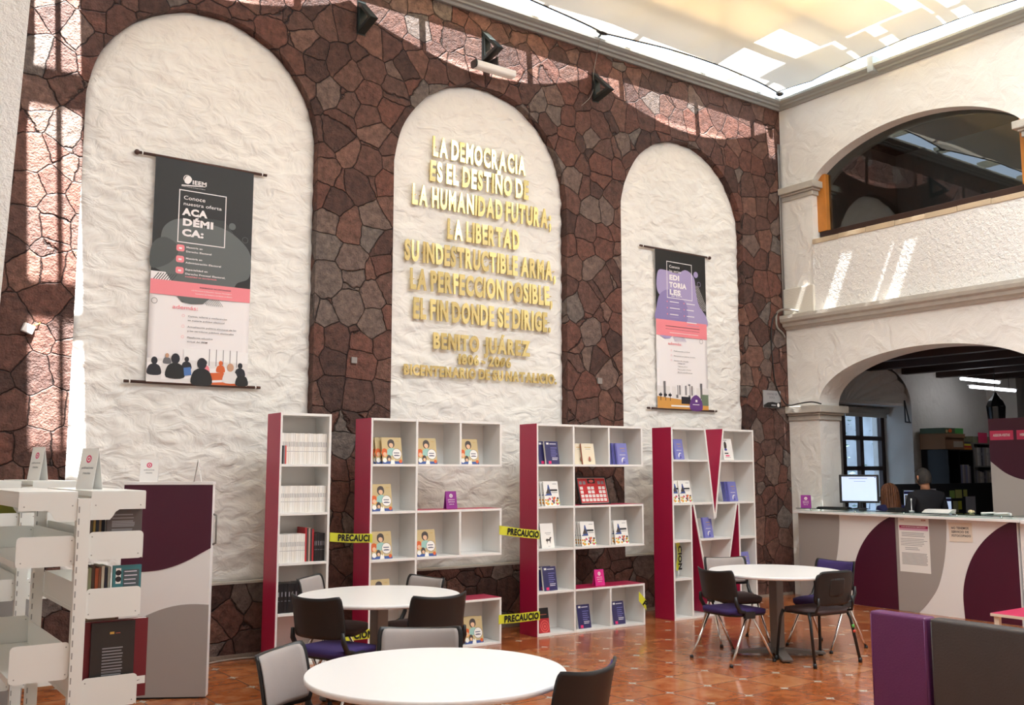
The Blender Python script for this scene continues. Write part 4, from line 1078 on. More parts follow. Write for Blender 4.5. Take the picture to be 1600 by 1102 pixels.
def draw_editorial(g, w, H):
    X = lambda u: -w / 2 + w * u
    Z = lambda v: H * (1 - v)
    g.flat(rect(X(0), Z(.46), X(1), Z(0)), -.002, B_BLK)
    g.flat([(X(a), Z(b)) for a, b in blob([(.02, .22), (.06, .14), (.20, .13), (.42, .14), (.60, .11), (.76, .15), (.80, .25), (.86, .33), (1.0, .40), (.98, .465), (.5, .47), (.02, .465), (.10, .40), (.16, .32), (.05, .28)])], -.0026, B_LAV)
    g.flat([(X(a), Z(b)) for a, b in blob([(.02, .46), (.02, .36), (.10, .28), (.30, .25), (.52, .30), (.62, .36), (.55, .46)])], -.0029, B_LAV2)
    g.flat(disc(X(.80), Z(.13), .04), -.0034, B_LAV); ring(g, X(.86), Z(.19), .032, .004, -.0034, B_LAV); hatch(g, X(.78), Z(.36), X(1.05), Z(.2), 14, B_WHT, -.0024, -.55, .2)
    g.flat(rect(X(0), Z(.545), X(1), Z(.445)), -.0034, B_PNK)
    outline(g, X(.22), Z(.305), X(.72), Z(.07), .008, -.0036, B_WHT)
    g.text('Conoce', X(.27), Z(.11), .034, B_WHT, -.004, .004, 1, 'LEFT', None, .18); g.text('las series', X(.27), Z(.137), .030, B_WHT, -.004, .004, 1, 'LEFT', None, .20)
    for k, (s, wd) in enumerate((('EDI', .17), ('TORIA', .30), ('LES', .19))): g.text(s, X(.27), Z(.186 + .047 * k), .060, B_WHT, -.004, .055, 1, 'LEFT', None, wd)
    g.text('del IEEM', X(.30), Z(.295), .026, B_WHT, -.004, .0, 1, 'LEFT', None, .18)
    for j, xx in enumerate((.27, .60)):
        for k in range(4 if j else 3):
            v = .33 + .04 * k; lines(g, X(xx), Z(v), .18, 1, .02, .010, B_WHT, -.004, .3); lines(g, X(xx), Z(v + .016), .22, 1, .02, .005, B_LAV, -.004, .3); g.flat(disc(X(xx - .05), Z(v) + .004, .009, 10), -.004, B_PNK)
    lines(g, X(.18), Z(.485), .6, 1, .02, .007, B_DRK, -.004, .02); lines(g, X(.18), Z(.502), .6, 1, .02, .003, B_DRK, -.004, .02); lines(g, X(.26), Z(.525), .5, 1, .02, .006, B_WHT, -.004, .05)
    g.flat([(X(a), Z(b)) for a, b in ((.06, .545), (.30, .545), (.26, .56), (.16, .565))], -.0034, B_LAV); hatch(g, X(.36), Z(.575), X(.60), Z(.545), 12, B_LAV, -.003, -.6)
    ring(g, X(.88), Z(.56), .03, .004, -.0034, B_TXT)
    g.text('además:', X(.22), Z(.60), .034, B_PNK, -.004, .008, 1, 'LEFT', None, .24)
    for k, s in enumerate(('Publicaciones en línea', 'Donaciones en Centros de docs.', 'Servicio de consulta')):
        ring(g, X(.28), Z(.635 + .03 * k), .011, .002, -.0036, B_PNK, 12); g.text(s, X(.33), Z(.64 + .03 * k), .013, B_TXT, -.004, .012, 1, 'LEFT', None, .0125 * len(s))
    for k, s in enumerate(('Catálogo web', 'Talleres y foros', 'Red de apoyo al lector', 'Módulos de publicaciones')):
        g.text(s, X(.40), Z(.715 + .019 * k), .013, B_TXT, -.004, .006, 1, 'LEFT', None, .0105 * len(s))
    g.flat(rect(X(0), Z(1.0), X(1), Z(.86)), -.003, B_PALE); g.flat([(X(0), Z(1)), (X(1), Z(1)), (X(1), Z(.955)), (X(0), Z(.925))], -.0033, B_FLR)
    for k in range(7): g.flat(rect(X(.12 + .12 * k), Z(.93), X(.16 + .12 * k), Z(.83 + .01 * (k % 3))), -.0035, B_WHT if k % 2 else B_TXT); g.flat(rect(X(.36 + .06 * k), Z(.91), X(.385 + .06 * k), Z(.85)), -.0037, B_TXT if k % 2 else B_WHT)
    g.flat(rect(X(.46), Z(.965), X(.64), Z(.92)), -.004, B_DRK); g.flat(rect(X(.86), Z(.97), X(1), Z(.90)), -.0038, mat('banner green print', '#6f7f68', .5))
    for xx in (.06, .15, .24): g.flat(rect(X(xx), Z(.95), X(xx + .01), Z(.90)), -.004, B_DRK); g.flat(disc(X(xx), Z(.915), .03, 12, .018), -.0042, B_DRK)
    g.flat(blob([(X(.64), Z(1.0)), (X(.64), Z(.94)), (X(.75), Z(.905)), (X(.86), Z(.94)), (X(.86), Z(1.0))]), -.0046, B_VIO)
    g.flat(rect(X(.735), Z(.95), X(.775), Z(.935)), -.005, B_WHT); lines(g, X(.68), Z(.968), .12, 1, .02, .008, B_WHT, -.005, .02)
    g.flat(rect(X(.26), Z(.985), X(.64), Z(.975)), -.0044, B_WHT)
banner('tall black and pink banner about academic courses on the left arch', -7.945, 2.365, 4.355, .885, .045, (-.60, .57), (-.62, .57), True, False, draw_academic)
banner('tall black and lavender banner about publications on the right arch', -1.955, 2.36, 4.335, .885, .045, (-.68, .54), (-.60, .60), False, True, draw_editorial)

# ------------------------------------------------------------------ brass letters of the quotation
QUOTE = [('LA DEMOCRACIA', -5.58, -4.375, 4.90, .20), ('ES EL DESTIÑO DE', -5.61, -4.33, 4.63, .20), ('LA HUMANIDAD FUTURA;', -5.82, -4.015, 4.345, .20), ('LA LIBERTAD', -5.39, -4.46, 4.04, .20),
         ('SU INDESTRUCTIBLE ARMA,', -5.90, -3.955, 3.75, .20), ('LA PERFECCION POSIBLE,', -5.83, -4.0, 3.46, .20), ('EL FIN DONDE SE DIRIGE.', -5.79, -4.03, 3.16, .20),
         ('BENITO JUÁREZ', -5.55, -4.315, 2.865, .155), ('1806 - 2006', -5.24, -4.575, 2.72, .10), ('BICENTENARIO DE SU NATALICIO.', -5.89, -3.945, 2.575, .10)]
LN = ['first', 'second', 'third', 'fourth', 'fifth', 'sixth', 'seventh', 'eighth', 'ninth', 'bottom']
rl = random.Random(11)
GAP = .11
for li, (txt, xa, xb, zb, ch) in enumerate(QUOTE):
    bold = .045; k = ch / CAP
    adv = []; tot = 0; prev_space = True
    for chx in txt:
        if chx == ' ': adv.append((None, tot, 0)); tot += .26 if li != 7 else .40; continue
        vs, fs, w_ = text_shape(chx, bold)
        mn = min(v[0] for v in vs)
        adv.append((chx, tot - mn, w_)); tot += w_ + GAP
    tot -= GAP
    kx = (xb - xa) / tot
    words_ = txt.split(' '); wi = 0; pos = 0
    for (chx, off, w_), c in zip(adv, txt):
        if c == ' ': wi += 1; pos = 0; continue
        vs, fs, _ = text_shape(c, bold)
        cx_ = min(v[0] for v in vs) + w_ / 2
        P = [((a - cx_) * kx, b * k) for a, b in vs]
        th = .016
        n = len(P); ed = {}
        for f_ in fs:
            for i in range(len(f_)):
                e_ = (f_[i], f_[(i + 1) % len(f_)]); ed[e_] = 1
        border = [e_ for e_ in ed if (e_[1], e_[0]) not in ed]
        g = MB()
        zo = -ch / 2
        g.add([(a, 0, b + zo) for a, b in P] + [(a, th, b + zo) for a, b in P], list(fs) + [tuple(i + n for i in reversed(f_)) for f_ in fs] + [(b_, a_, a_ + n, b_ + n) for a_, b_ in border], M_GOLD)
        for sx_ in (-.25, .25): g.box((sx_ * w_ * kx - .003, th, -.004), (sx_ * w_ * kx + .003, .075, .004), M_GOLD)
        o = g.build('wall_letter')
        tilt = (rl.gauss(0, .022), rl.gauss(0, .010), rl.gauss(0, .035))
        if li == 8 and c == '0' and pos == 2 and wi == 2: tilt = (.05, .35, .2)
        o.location = (xa + (off + cx_) * kx, .038, zb + ch / 2); o.rotation_euler = tilt
        kind = 'letter' if c.isalpha() else ('digit' if c.isdigit() else 'mark')
        wname = words_[wi].strip(',.;')
        if wname in ('-', ''): lab = 'brass dash between the two years on the plaster arch'
        elif kind == 'mark': lab = 'brass punctuation mark after %s, %s line of the wall quotation' % (wname, LN[li])
        else: lab = 'brass %s %s, %s character of %s on the %s line' % (kind, c, ORD[pos], wname, LN[li])
        tag(o, lab, 'letter', 'brass letters of the wall quotation'); pos += 1

# ------------------------------------------------------------------ wall fittings
def wall_lamp(label, x, z):
    """dark triangular wall lamp: a hollow prism standing off the stone"""
    o = thing('wall_lamp', label, 'wall lamp', (x, 0, z), 0, 'triangular wall lamps above the arches')
    A, B_, C_ = Vector((0, -.005, .34)), Vector((0, -.005, 0)), Vector((0, -.30, .06))
    hw = .04; t = .034
    pts = [A, B_, C_]; cen = (A + B_ + C_) / 3
    inn = [cen + (p - cen) * .60 for p in pts]
    g = MB(); vs = []
    for sx_ in (-hw, hw):
        vs += [(sx_, p.y, p.z) for p in pts] + [(sx_, p.y, p.z) for p in inn]
    fs = []
    for i in range(3):
        j = (i + 1) % 3
        fs += [(i, j, 3 + j, 3 + i), (6 + i, 9 + i, 9 + j, 6 + j), (i, 6 + i, 6 + j, j), (3 + i, 3 + j, 9 + j, 9 + i)]
    g.add(vs, fs, mat('dark green black lamp metal', '#2b3331', .35)); g.build('housing', o, bevel=.004)
    g = MB(); g.box((-hw - .01, -.006, -.01), (hw + .01, -.0005, .35), M_BLACKM); g.build('wall_plate', o)
    g = MB(); g.box((-hw + .01, inn[2].y + .03, inn[1].z + .012), (hw - .01, inn[1].y - .01, inn[1].z + .03), M_STEELG); g.build('lamp_holder', o)
    return o
wall_lamp('dark triangular wall lamp between the left and middle arches', -6.46, 5.97)
wall_lamp('dark triangular wall lamp above the middle arch with white tube fixture', -4.95, 6.06)
wall_lamp('dark triangular wall lamp between the middle and right arches', -3.37, 5.97)
o = thing('tube_fixture', 'white tube light fixture hanging under the middle triangular lamp', 'light fixture', (-4.97, -.19, 5.905))
g = MB(); g.prism(rrect(-.055, -.04, .055, .04, .025), -.24, .24, M_WHITE, 'yz'); g.build('body', o, bevel=.004)
for sx_ in (-1, 1):
    g = MB(); g.prism(rrect(-.056, -.041, .056, .041, .026), sx_ * .24 - .006, sx_ * .24 + .02 * sx_, M_BLACKM if sx_ < 0 else M_WHITE, 'yz'); g.build('end_cap', o)
g = MB(); g.box((.04, -.01, .04), (.055, .17, .15), M_BLACKM); g.build('bracket', o)
def plate(name, label, cat, x, z, w_, h_, m, t=.02):
    g = MB(); g.box((-w_ / 2, -t, -h_ / 2), (w_ / 2, 0, h_ / 2), m); o = g.build(name, bevel=.004); o.location = (x, -.001, z); return tag(o, label, cat)
o = plate('junction_box', 'small white junction box hanging crooked on the stone at far left', 'junction box', -9.33, 2.735, .085, .07, M_WHITE, .035); o.rotation_euler = (0, .35, .2)
g = MB(); g.tube([(.02, -.02, .035), (.05, -.03, .06), (.07, -.01, .09)], .004, mat('yellow wire', '#c9b040', .5), 6); q = g.build('loose_wire', o)
plate('wall_switch', 'small grey box on the stone pier left of the gold letters', 'wall box', -6.47, 2.67, .06, .06, mat('grey box plastic', '#8b8480', .5))
plate('wall_switch', 'small grey box on the stone pier right of the gold letters', 'wall box', -3.36, 2.635, .07, .07, mat('grey box plastic'))
o = thing('wall_sign', 'grey and black sign plate on the stone by the corner', 'sign', (-.355, -.003, 2.55))
g = MB(); g.box((-.175, -.012, -.115), (.175, 0, .115), mat('grey sign plate', '#9b9b9d', .35)); g.build('plate', o, bevel=.002)
g = MB()
g.flat([(-.172, -.112), (.172, -.112), (.172, -.03), (.10, -.045), (.0, -.035), (-.09, -.045), (-.172, -.08)], -.0126, M_INK)
g.flat(disc(.12, -.075, .026), -.0130, M_PAPER); g.flat(rect(-.02, -.085, .07, -.07), -.0130, mat('grey sign print', '#b5b5b8', .5))
g.text('CENTRO DE', 0, .055, .026, mat('dark grey sign print', '#5a5a60', .5), -.0127, .01, 1, 'CENTER'); g.text('DOCS.', 0, .012, .026, mat('dark grey sign print'), -.0127, .01, 1, 'CENTER'); g.build('print', o)
# cables near the corner
def cable(name, label, pts, r, m):
    P = [Vector(p) for p in pts]; out = []
    for i in range(len(P) - 1):
        p0, p1, p2, p3 = P[max(i - 1, 0)], P[i], P[i + 1], P[min(i + 2, len(P) - 1)]
        for q in range(6):
            t = q / 6; out.append(.5 * (2 * p1 + (p2 - p0) * t + (2 * p0 - 5 * p1 + 4 * p2 - p3) * t * t + (3 * p1 - p0 - 3 * p2 + p3) * t ** 3))
    out.append(P[-1]); c0 = out[len(out) // 2].copy()
    g = MB(); g.tube([p - c0 for p in out], r, m, 6); o = g.build(name); o.location = c0
    return tag(o, label, 'cable')
M_CABB = mat('black cable', '#25221f', .5); M_CABG = mat('grey cable', '#8d867d', .5)
cable('cable', 'black cable running down the stone and along the lower capital', [(-.20, -.012, 3.72), (-.30, -.012, 3.6), (-.33, -.012, 3.3), (-.31, -.012, 3.0), (-.27, -.012, 2.75), (-.16, -.05, 2.52), (-.105, -.1, 2.475), (-.106, -.25, 2.49), (-.105, -.45, 2.5), (-.05, -.56, 2.472)], .009, M_CABB)
cable('cable', 'grey cable bundle looped round the end of the middle cornice', [(-.05, -.25, 3.73), (-.16, -.12, 3.76), (-.19, -.012, 3.73), (-.22, -.012, 3.62), (-.2, -.012, 3.52), (-.1, -.012, 3.46), (-.05, -.01, 3.40)], .016, M_CABG)
cable('cable', 'thin grey cable hanging from the cornice over the middle arch', [(-3.42, -.16, 6.7), (-3.42, -.03, 6.3), (-3.40, -.012, 6.15), (-3.46, -.012, 6.0), (-3.6, -.012, 5.86)], .004, M_CABG)
cable('cable', 'pale cable lying along the foot of the stone wall at left', [(-8.3, -.16, .009), (-7.95, -.17, .009), (-7.7, -.09, .009), (-7.5, -.08, .009), (-7.35, -.12, .009)], .008, mat('pale cable', '#a89c90', .5))
g = MB()
for dx in (0, .035):
    g.tube([(-.07 + dx, -.02, 3.55), (-.07 + dx, -.02, 6.1)], .009, mat('grey conduit', '#8f8a86', .4), 8)
o = g.build('conduit_pipes'); tag(o, 'pair of slim grey conduit pipes running up the stone in the corner', 'pipe')

# ------------------------------------------------------------------ round tables
def round_table(label, x, y, rz):
    o = thing('round_table', label, 'table', (x, y, 0), rz, 'round white tables')
    g = MB(); R_, t, n = .586, .028, 72
    g.lathe([(R_ - .012, .729 - t), (R_ - .003, .729 - t + .003), (R_, .729 - t / 2), (R_ - .002, .729 - .004), (R_ - .006, .729)], M_WHITE, n); g.build('tabletop', o)
    g = MB(); g.box((-.055, -.04, .06), (.055, .04, .70), M_STEELG); g.build('column', o, bevel=.006)
    g = MB(); g.box((-.16, -.16, .686), (.16, .16, .7), M_STEELG); g.build('top_plate', o)
    for k in range(4):
        a = PI / 4 + k * PI / 2
        g = MB(); T = TR(0, 0, 0, a); g.prism([(.035, .02), (.40, .012), (.41, .030), (.035, .062)], -.045, .045, M_STEELG, 'xz', T); f_ = g.build('foot', o, bevel=.003)
        g = MB(); g.lathe([(.018, 0), (.018, .014)], M_BLACKP, 10, T @ Matrix.Translation((.375, 0, 0))); g.build('glide', f_)
    return o
round_table('round white table nearest the camera, set among grey backed chairs', -8.31, -4.60, .2)
round_table('round white table standing in front of the magazine bookcase', -7.254, -2.071, .3)
round_table('round white table standing before the reception counter and M bookcase', -3.58, -2.63, .1)

# ------------------------------------------------------------------ chairs
def back_surface(s, t, off):
    """s -1..1 across, t 0..1 up; curved plastic back, sitter side is +y"""
    x = .222 * s * (1 - .03 * t) + .006 * s * t
    y = -.185 - .075 * t + .070 * (abs(s) ** 2.2) - .02 * (1 - t) * (1 - t) + off
    z = .515 + .252 * t + .026 * (abs(s) ** 3) * t
    return (x, y, z)
def slab(g, fn, s0, s1, t0, t1, off, th, m, nu=16, nv=10, r=.0):
    """curved slab with rounded corners r (in s/t units)"""
    def sq(s, t):
        a, b = 2 * s - 1, 2 * t - 1
        if r:
            k = 1 - r * (abs(a) ** 6) * (abs(b) ** 6); a *= k; b *= k
        return s0 + (s1 - s0) * (a + 1) / 2, t0 + (t1 - t0) * (b + 1) / 2
    w = nu + 1; vs = []
    for o_ in (off, off - th):
        for j in range(nv + 1):
            for i in range(nu + 1):
                a, b = sq(i / nu, j / nv); vs.append(fn(a, b, o_))
    n = w * (nv + 1); fs = []
    for j in range(nv):
        for i in range(nu):
            a = j * w + i; fs.append((a, a + 1, a + 1 + w, a + w)); fs.append((n + a, n + a + w, n + a + 1 + w, n + a + 1))
    for i in range(nu): fs.append((i, n + i, n + i + 1, i + 1)); a = nv * w + i; fs.append((a, a + 1, n + a + 1, n + a))
    for j in range(nv): a = j * w; fs.append((a, a + w, n + a + w, n + a)); a += nu; fs.append((a, n + a, n + a + w, a + w))
    g.add(vs, fs, m, True)
CH = {}
def chair_meshes():
    g = MB(); slab(g, back_surface, -1, 1, 0, 1, 0, .014, M_BLACKP, 20, 12, .055); CH['shell'] = g.mesh('shell')
    for nm, m in (('grey', M_GREYF), ('purple', M_PURPF)):
        g = MB(); slab(g, lambda s, t, o_: tuple(Vector(back_surface(s, t, o_)) + Vector((0, .010 * max(0, 1 - abs(s) ** 6) * max(0, 1 - abs(2 * t - 1) ** 6), 0))), -.90, .90, .08, .982, .008, .007, m, 18, 12, .06); CH['pad_' + nm] = g.mesh('pad')
    def seat_fn(s, t, o_):
        x = .215 * s * (1 - .06 * t); y = -.20 + .43 * t
        z = .452 + o_ - .035 * max(0, t - .7) ** 1.3 * 2 + .012 * (1 - t) * 0
        e_ = max(abs(s), abs(2 * t - 1)); z -= .014 * e_ ** 8
        return (x, y, z)
    for nm, m in (('dark', M_DARKF), ('purple', M_PURPF)):
        g = MB(); slab(g, seat_fn, -1, 1, 0, 1, 0, .034, m, 16, 14, .12); CH['seat_' + nm] = g.mesh('seat')
    g = MB(); slab(g, seat_fn, -.96, .96, .02, .97, -.0345, .018, M_BLACKP, 10, 10, .1); CH['pan'] = g.mesh('pan')
    for s in (-1, 1):
        g = MB(); g.tube([(s * .228, -.055, .405), (s * .245, -.20, .12), (s * .25, -.262, .012)], .0115, M_CHROME, 10); CH['rl', s] = g.mesh('leg')
        g = MB(); g.tube([(s * .228, -.005, .405), (s * .24, .15, .14), (s * .245, .225, .012)], .0115, M_CHROME, 10); CH['fl', s] = g.mesh('leg')
        for nm, y in (('rc', -.262), ('fc', .225)):
            g = MB(); g.lathe([(.017, 0), (.017, .012), (.013, .024)], M_BLACKP, 10, Matrix.Translation((s * (.25 if nm == 'rc' else .245), y, 0))); CH[nm, s] = g.mesh('cap')
        g = MB(); g.box((s * .228 - .016, -.085, .375), (s * .228 + .016, .03, .43), M_BLACKP); CH['hub', s] = g.mesh('hub')
        g = MB(); g.tube([(s * .222, -.06, .42), (s * .226, -.13, .44), (s * .226, -.165, .50), (s * .222, -.172, .56)], [.017, .018, .017, .012], M_BLACKP, 8); CH['arm', s] = g.mesh('arm')
    for k, me in CH.items(): fix_normals(me)
chair_meshes()
def chair(label, x, y, facing, pad, seat, tall=1.0, group='plastic backed chairs around the tables'):
    o = thing('visitor_chair', label, 'chair', (x, y, 0), math.atan2(facing[1], facing[0]) - PI / 2, group); o.scale = (1, 1, tall)
    def part(nm, key, par=o, bev=0):
        q = inst(nm, CH[key], par)
        if bev: b = q.modifiers.new('bevel', 'BEVEL'); b.width = bev; b.segments = 2
        return q
    sh = part('backrest', 'shell'); q = part('back_pad', 'pad_' + pad, sh); q['label'] = pad + ' fabric pad'
    part('seat', 'seat_' + seat); part('seat_pan', 'pan')
    for s in (-1, 1):
        l = part('leg', ('fl', s)); part('foot_cap', ('fc', s), l); l = part('leg', ('rl', s)); part('foot_cap', ('rc', s), l)
        part('hub', ('hub', s), o, .006); part('back_support', ('arm', s))
    g = MB(); g.tube([(-.22, -.03, .395), (.22, -.03, .395)], .011, M_CHROME, 8); g.build('crossbar', o)
    return o
for args in (('grey padded chair on the far side of the nearest table, facing the camera', -8.12, -4.11, (-.55, -.83), 'grey', 'dark', 1.04),
             ('grey padded chair at the left of the nearest table, seen slanting', -8.72, -4.26, (.63, -.77), 'grey', 'dark', 1.04),
             ('black shelled chair at the right of the nearest table, back to camera', -7.985, -5.01, (-.30, .95), 'purple', 'purple', 1.04),
             ('black shelled purple seat chair left of the second table, back to camera', -7.73, -2.35, (.93, .37), 'grey', 'purple', 1.04),
             ('grey padded chair behind the second table, before the narrow bookcase', -7.34, -1.50, (.68, -.73), 'grey', 'dark', 1.04),
             ('grey padded chair right behind the second table, facing left', -6.86, -1.77, (-.98, -.15), 'grey', 'dark', 1.02),
             ('black shelled chair right of the second table, back to camera', -7.22, -2.63, (-.06, 1), 'grey', 'dark', 1.04),
             ('black shelled purple seat chair left of the far table, legs in view', -4.07, -2.56, (.98, -.10), 'purple', 'purple', 1.0),
             ('grey padded chair behind the far table, by the M bookcase', -3.40, -1.98, (-.39, -.92), 'grey', 'dark', 1.0),
             ('purple padded chair right of the far table, facing the bookcases', -2.93, -2.64, (-1, .03), 'purple', 'purple', 1.0)):
    chair(*args)
# four-legged stacking chair with oval steel tube frame
o = thing('stacking_chair', 'black stacking chair with wide back, right front of the far table', 'chair', (-3.54, -3.02, 0), math.atan2(1, .10) - PI / 2)
def sb(s, t, off): return (.215 * s, -.20 - .05 * t + .035 * s * s + off, .49 + .29 * t)
g = MB(); slab(g, sb, -1, 1, 0, 1, 0, .022, M_BLACKP, 18, 14, .16); g.build('backrest', o)
g = MB(); slab(g, lambda s, t, o_: sb(s, t, o_ - .022 + .004), -.42, .42, .25, .78, 0, .004, M_BLACKP, 8, 8, .1); g.build('back_panel_relief', o)
def ss(s, t, off):
    e_ = max(abs(s), abs(2 * t - 1)); return (.225 * s * (1 - .08 * t), -.19 + .40 * t, .465 + off - .016 * e_ ** 6 - .03 * max(0, t - .75) * 2)
g = MB(); slab(g, ss, -1, 1, 0, 1, 0, .03, M_DARKF, 14, 14, .14); g.build('seat', o)
g = MB(); slab(g, ss, -.97, .97, .02, .98, -.0305, .014, M_BLACKP, 10, 10, .14); g.build('seat_pan', o)
for s in (-1, 1):
    g = MB(); g.tube([(s * .225, .16, .43), (s * .235, .185, .36), (s * .265, .215, .01)], .013, M_BLACKM, 10); l = g.build('leg', o)
    g = MB(); g.lathe([(.017, 0), (.017, .02), (.014, .04)], M_BLACKP, 10, Matrix.Translation((s * .265, .215, 0))); g.build('foot_cap', l)
    g = MB(); g.tube([(s * .225, -.13, .43), (s * .24, -.16, .36), (s * .27, -.22, .01)], .013, M_BLACKM, 10); l = g.build('leg', o)
    g = MB(); g.lathe([(.017, 0), (.017, .02), (.014, .04)], M_BLACKP, 10, Matrix.Translation((s * .27, -.22, 0))); g.build('foot_cap', l)
    g = MB(); g.tube([(s * .2, .12, .425), (s * .215, -.10, .425), (s * .215, -.20, .44), (s * .205, -.222, .50), (s * .2, -.218, .56)], .011, M_BLACKM, 8); g.build('back_support', o)
    if s > 0:
        g = MB(); g.tube([(s * .2455, -.172, .31), (s * .248, -.178, .285)], .0138, mat('green sticker', '#58b04e', .5), 10); g.build('sticker', o)
        g = MB(); g.tube([(s * .2495, -.181, .265), (s * .2515, -.185, .245)], .0138, mat('red sticker', '#d2452f', .5), 10); g.build('sticker', o)
for y_ in (.15, -.15):
    g = MB(); g.tube([(-.225, y_, .415), (.225, y_, .415)], .010, M_BLACKM, 8); g.build('crossbar', o)
# ------------------------------------------------------------------ library shelving at left (double faced, one upright at each end)
M_SLOT = mat('dark slot', '#9b9b96', .6)
def end_plate(g, x0, x1, z0, z1, y, m, r=.018, t=.003):
    g.prism(rrect(x0, z0, x1, z1, r), y, y + t, m)
def shelving(label, x, y, length, H, levels, dep=.225, pw=.052, group='double faced white library shelving'):
    """x, y = centre of the near upright; runs towards +y"""
    o = thing('library_shelving', label, 'shelving', (x, y, 0), 0, group)
    for yy, nm in ((0, 'near'), (length, 'far')):
        g = MB(); g.box((-pw / 2, yy - .02, 0), (pw / 2, yy + .02, H - .03), M_WMETAL)
        b_ = g
        for k in range(26):
            zz = H - .09 - .05 * k
            b_.flat(rect(-pw / 2 + .004, zz, -pw / 2 + .009, zz + .026), yy - .0206, M_SLOT)
        b_.build('upright', o, fix=False)
        g = MB(); g.box((-dep - .02, yy - .03, 0), (dep + .02, yy + .03, .06), M_WMETAL); g.build('foot', o, bevel=.004)
    # top canopy with cut-out end plates
    for s in (-1, 1):
        g = MB(); xa, xb = sorted((s * (pw / 2 + .001), s * (pw / 2 + dep)))
        g.box((xa, -.012, H - .022), (xb, length + .012, H), M_WMETAL)
        g.box((s * (pw / 2 + dep) - .0015, -.012, H - .065), (s * (pw / 2 + dep) + .0015, length + .012, H - .022), M_WMETAL)
        g.build('top_canopy', o)
        for yy in (-.016, length + .013):
            g = MB(); w_ = dep
            pr = [(0, 0), (w_, 0), (w_, -.075), (w_ * .52, -.075), (w_ * .45, -.085), (w_ * .40, -.105), (w_ * .35, -.118), (0, -.118)]
            g.prism([(s * (pw / 2 + .001 + a), H - .004 + b) for a, b in pr], yy, yy + .003, M_WMETAL)
            for a, b in ((.02, -.06), (w_ - .02, -.062)): g.flat(disc(s * (pw / 2 + a), H + b, .003, 8), yy - .0005, M_SLOT)
            g.build('end_plate', o, fix=False)
        for z0, z1 in levels[s]:
            g = MB(); g.box((xa, .0, z0 + .004), (xb, length, z0 + .022), M_WMETAL); g.box((s * (pw / 2 + dep) - .0015, 0, z0 + .0), (s * (pw / 2 + dep) + .0015, length, z0 + .026), M_WMETAL); g.build('shelf', o)
            g = MB(); g.box((s * (pw / 2 + .004) - .0012, .02, z0 + .022), (s * (pw / 2 + .004) + .0012, length - .02, z0 + .13), M_WMETAL); g.build('back_stop', o)
            for yy in (-.006, length + .003):
                g = MB(); end_plate(g, xa, xb, z0, z1, yy, M_WMETAL)
                for a, b in ((.014, z1 - .02), (.014, z0 + .02), (dep - .02, z0 + .02)): g.flat(disc(s * (pw / 2 + a), b, .003, 8), yy - .0005, M_SLOT)
                g.build('end_plate', o, fix=False)
    return o
SX, SY = -9.702, -4.0
LV = {1: [(1.245, 1.362), (1.0, 1.125), (.63, .758), (.25, .37)], -1: [(1.225, 1.35), (.765, .915), (.30, .43)]}
shelving('white steel library shelving at the left foreground, ends of both faces visible', SX, SY, .92, 1.535, LV)
LV2 = {1: [(1.30, 1.40), (.95, 1.06), (.5, .62)], -1: [(1.30, 1.40), (.95, 1.06), (.5, .62)]}
shelving('white steel library shelving behind the foreground one, near the stone wall', -9.72, -2.75, .92, 1.565, LV2)
# books on the right face, first bay; they stand with spines outwards (towards +x), last one shows its cover to the camera
def upright_book(label, x, y, z, w_, t, h, cover, pages=None, art=None, name='book', group=None, rz=0.0, lean=0.0, cat='book'):
    me = book_mesh(w_, t, h, cover, pages, art); o = inst(name, me, None, TR(x, y, z, rz, lean)); return tag(o, label, cat, group)
def art_brown(g, w, h):
    g.flat(rect(.08 * w, .90 * h, .22 * w, .94 * h), -.0006, C_TXT); g.flat(rect(.7 * w, .90 * h, .92 * w, .92 * h), -.0006, C_GREY)
    lines(g, .14 * w, .74 * h, .66 * w, 4, .014, .005, C_GREY, -.0006, .15); lines(g, .14 * w, .58 * h, .66 * w, 3, .014, .005, C_GREY, -.0006, .15); lines(g, .14 * w, .42 * h, .66 * w, 3, .014, .005, C_GREY, -.0006, .3)
def art_teal(g, w, h):
    g.flat(rect(.10 * w, .60 * h, .28 * w, .94 * h), -.0005, C_WHT); g.flat(disc(.19 * w, .84 * h, .012), -.0008, C_INKP); g.flat(disc(.19 * w, .70 * h, .012), -.0008, C_INKP)
    g.flat(rect(.36 * w, .30 * h, .92 * w, .90 * h), -.0005, mat('slate print', '#4a565a', .5)); lines(g, .40 * w, .85 * h, .48 * w, 9, .017, .004, C_TXT, -.0008, .2)
def art_dark(g, w, h):
    g.flat(rect(.42 * w, .845 * h, .52 * w, .875 * h), -.0005, C_GOLDP); g.flat(rect(.55 * w, .85 * h, .66 * w, .86 * h), -.0005, C_REDB)
    lines(g, .26 * w, .66 * h, .48 * w, 9, .0125, .005, C_GREY, -.0005, .08); lines(g, .26 * w, .36 * h, .48 * w, 8, .0125, .005, C_GREY, -.0005, .12)
xr = SX + .026 + .004
XB = SX + .026
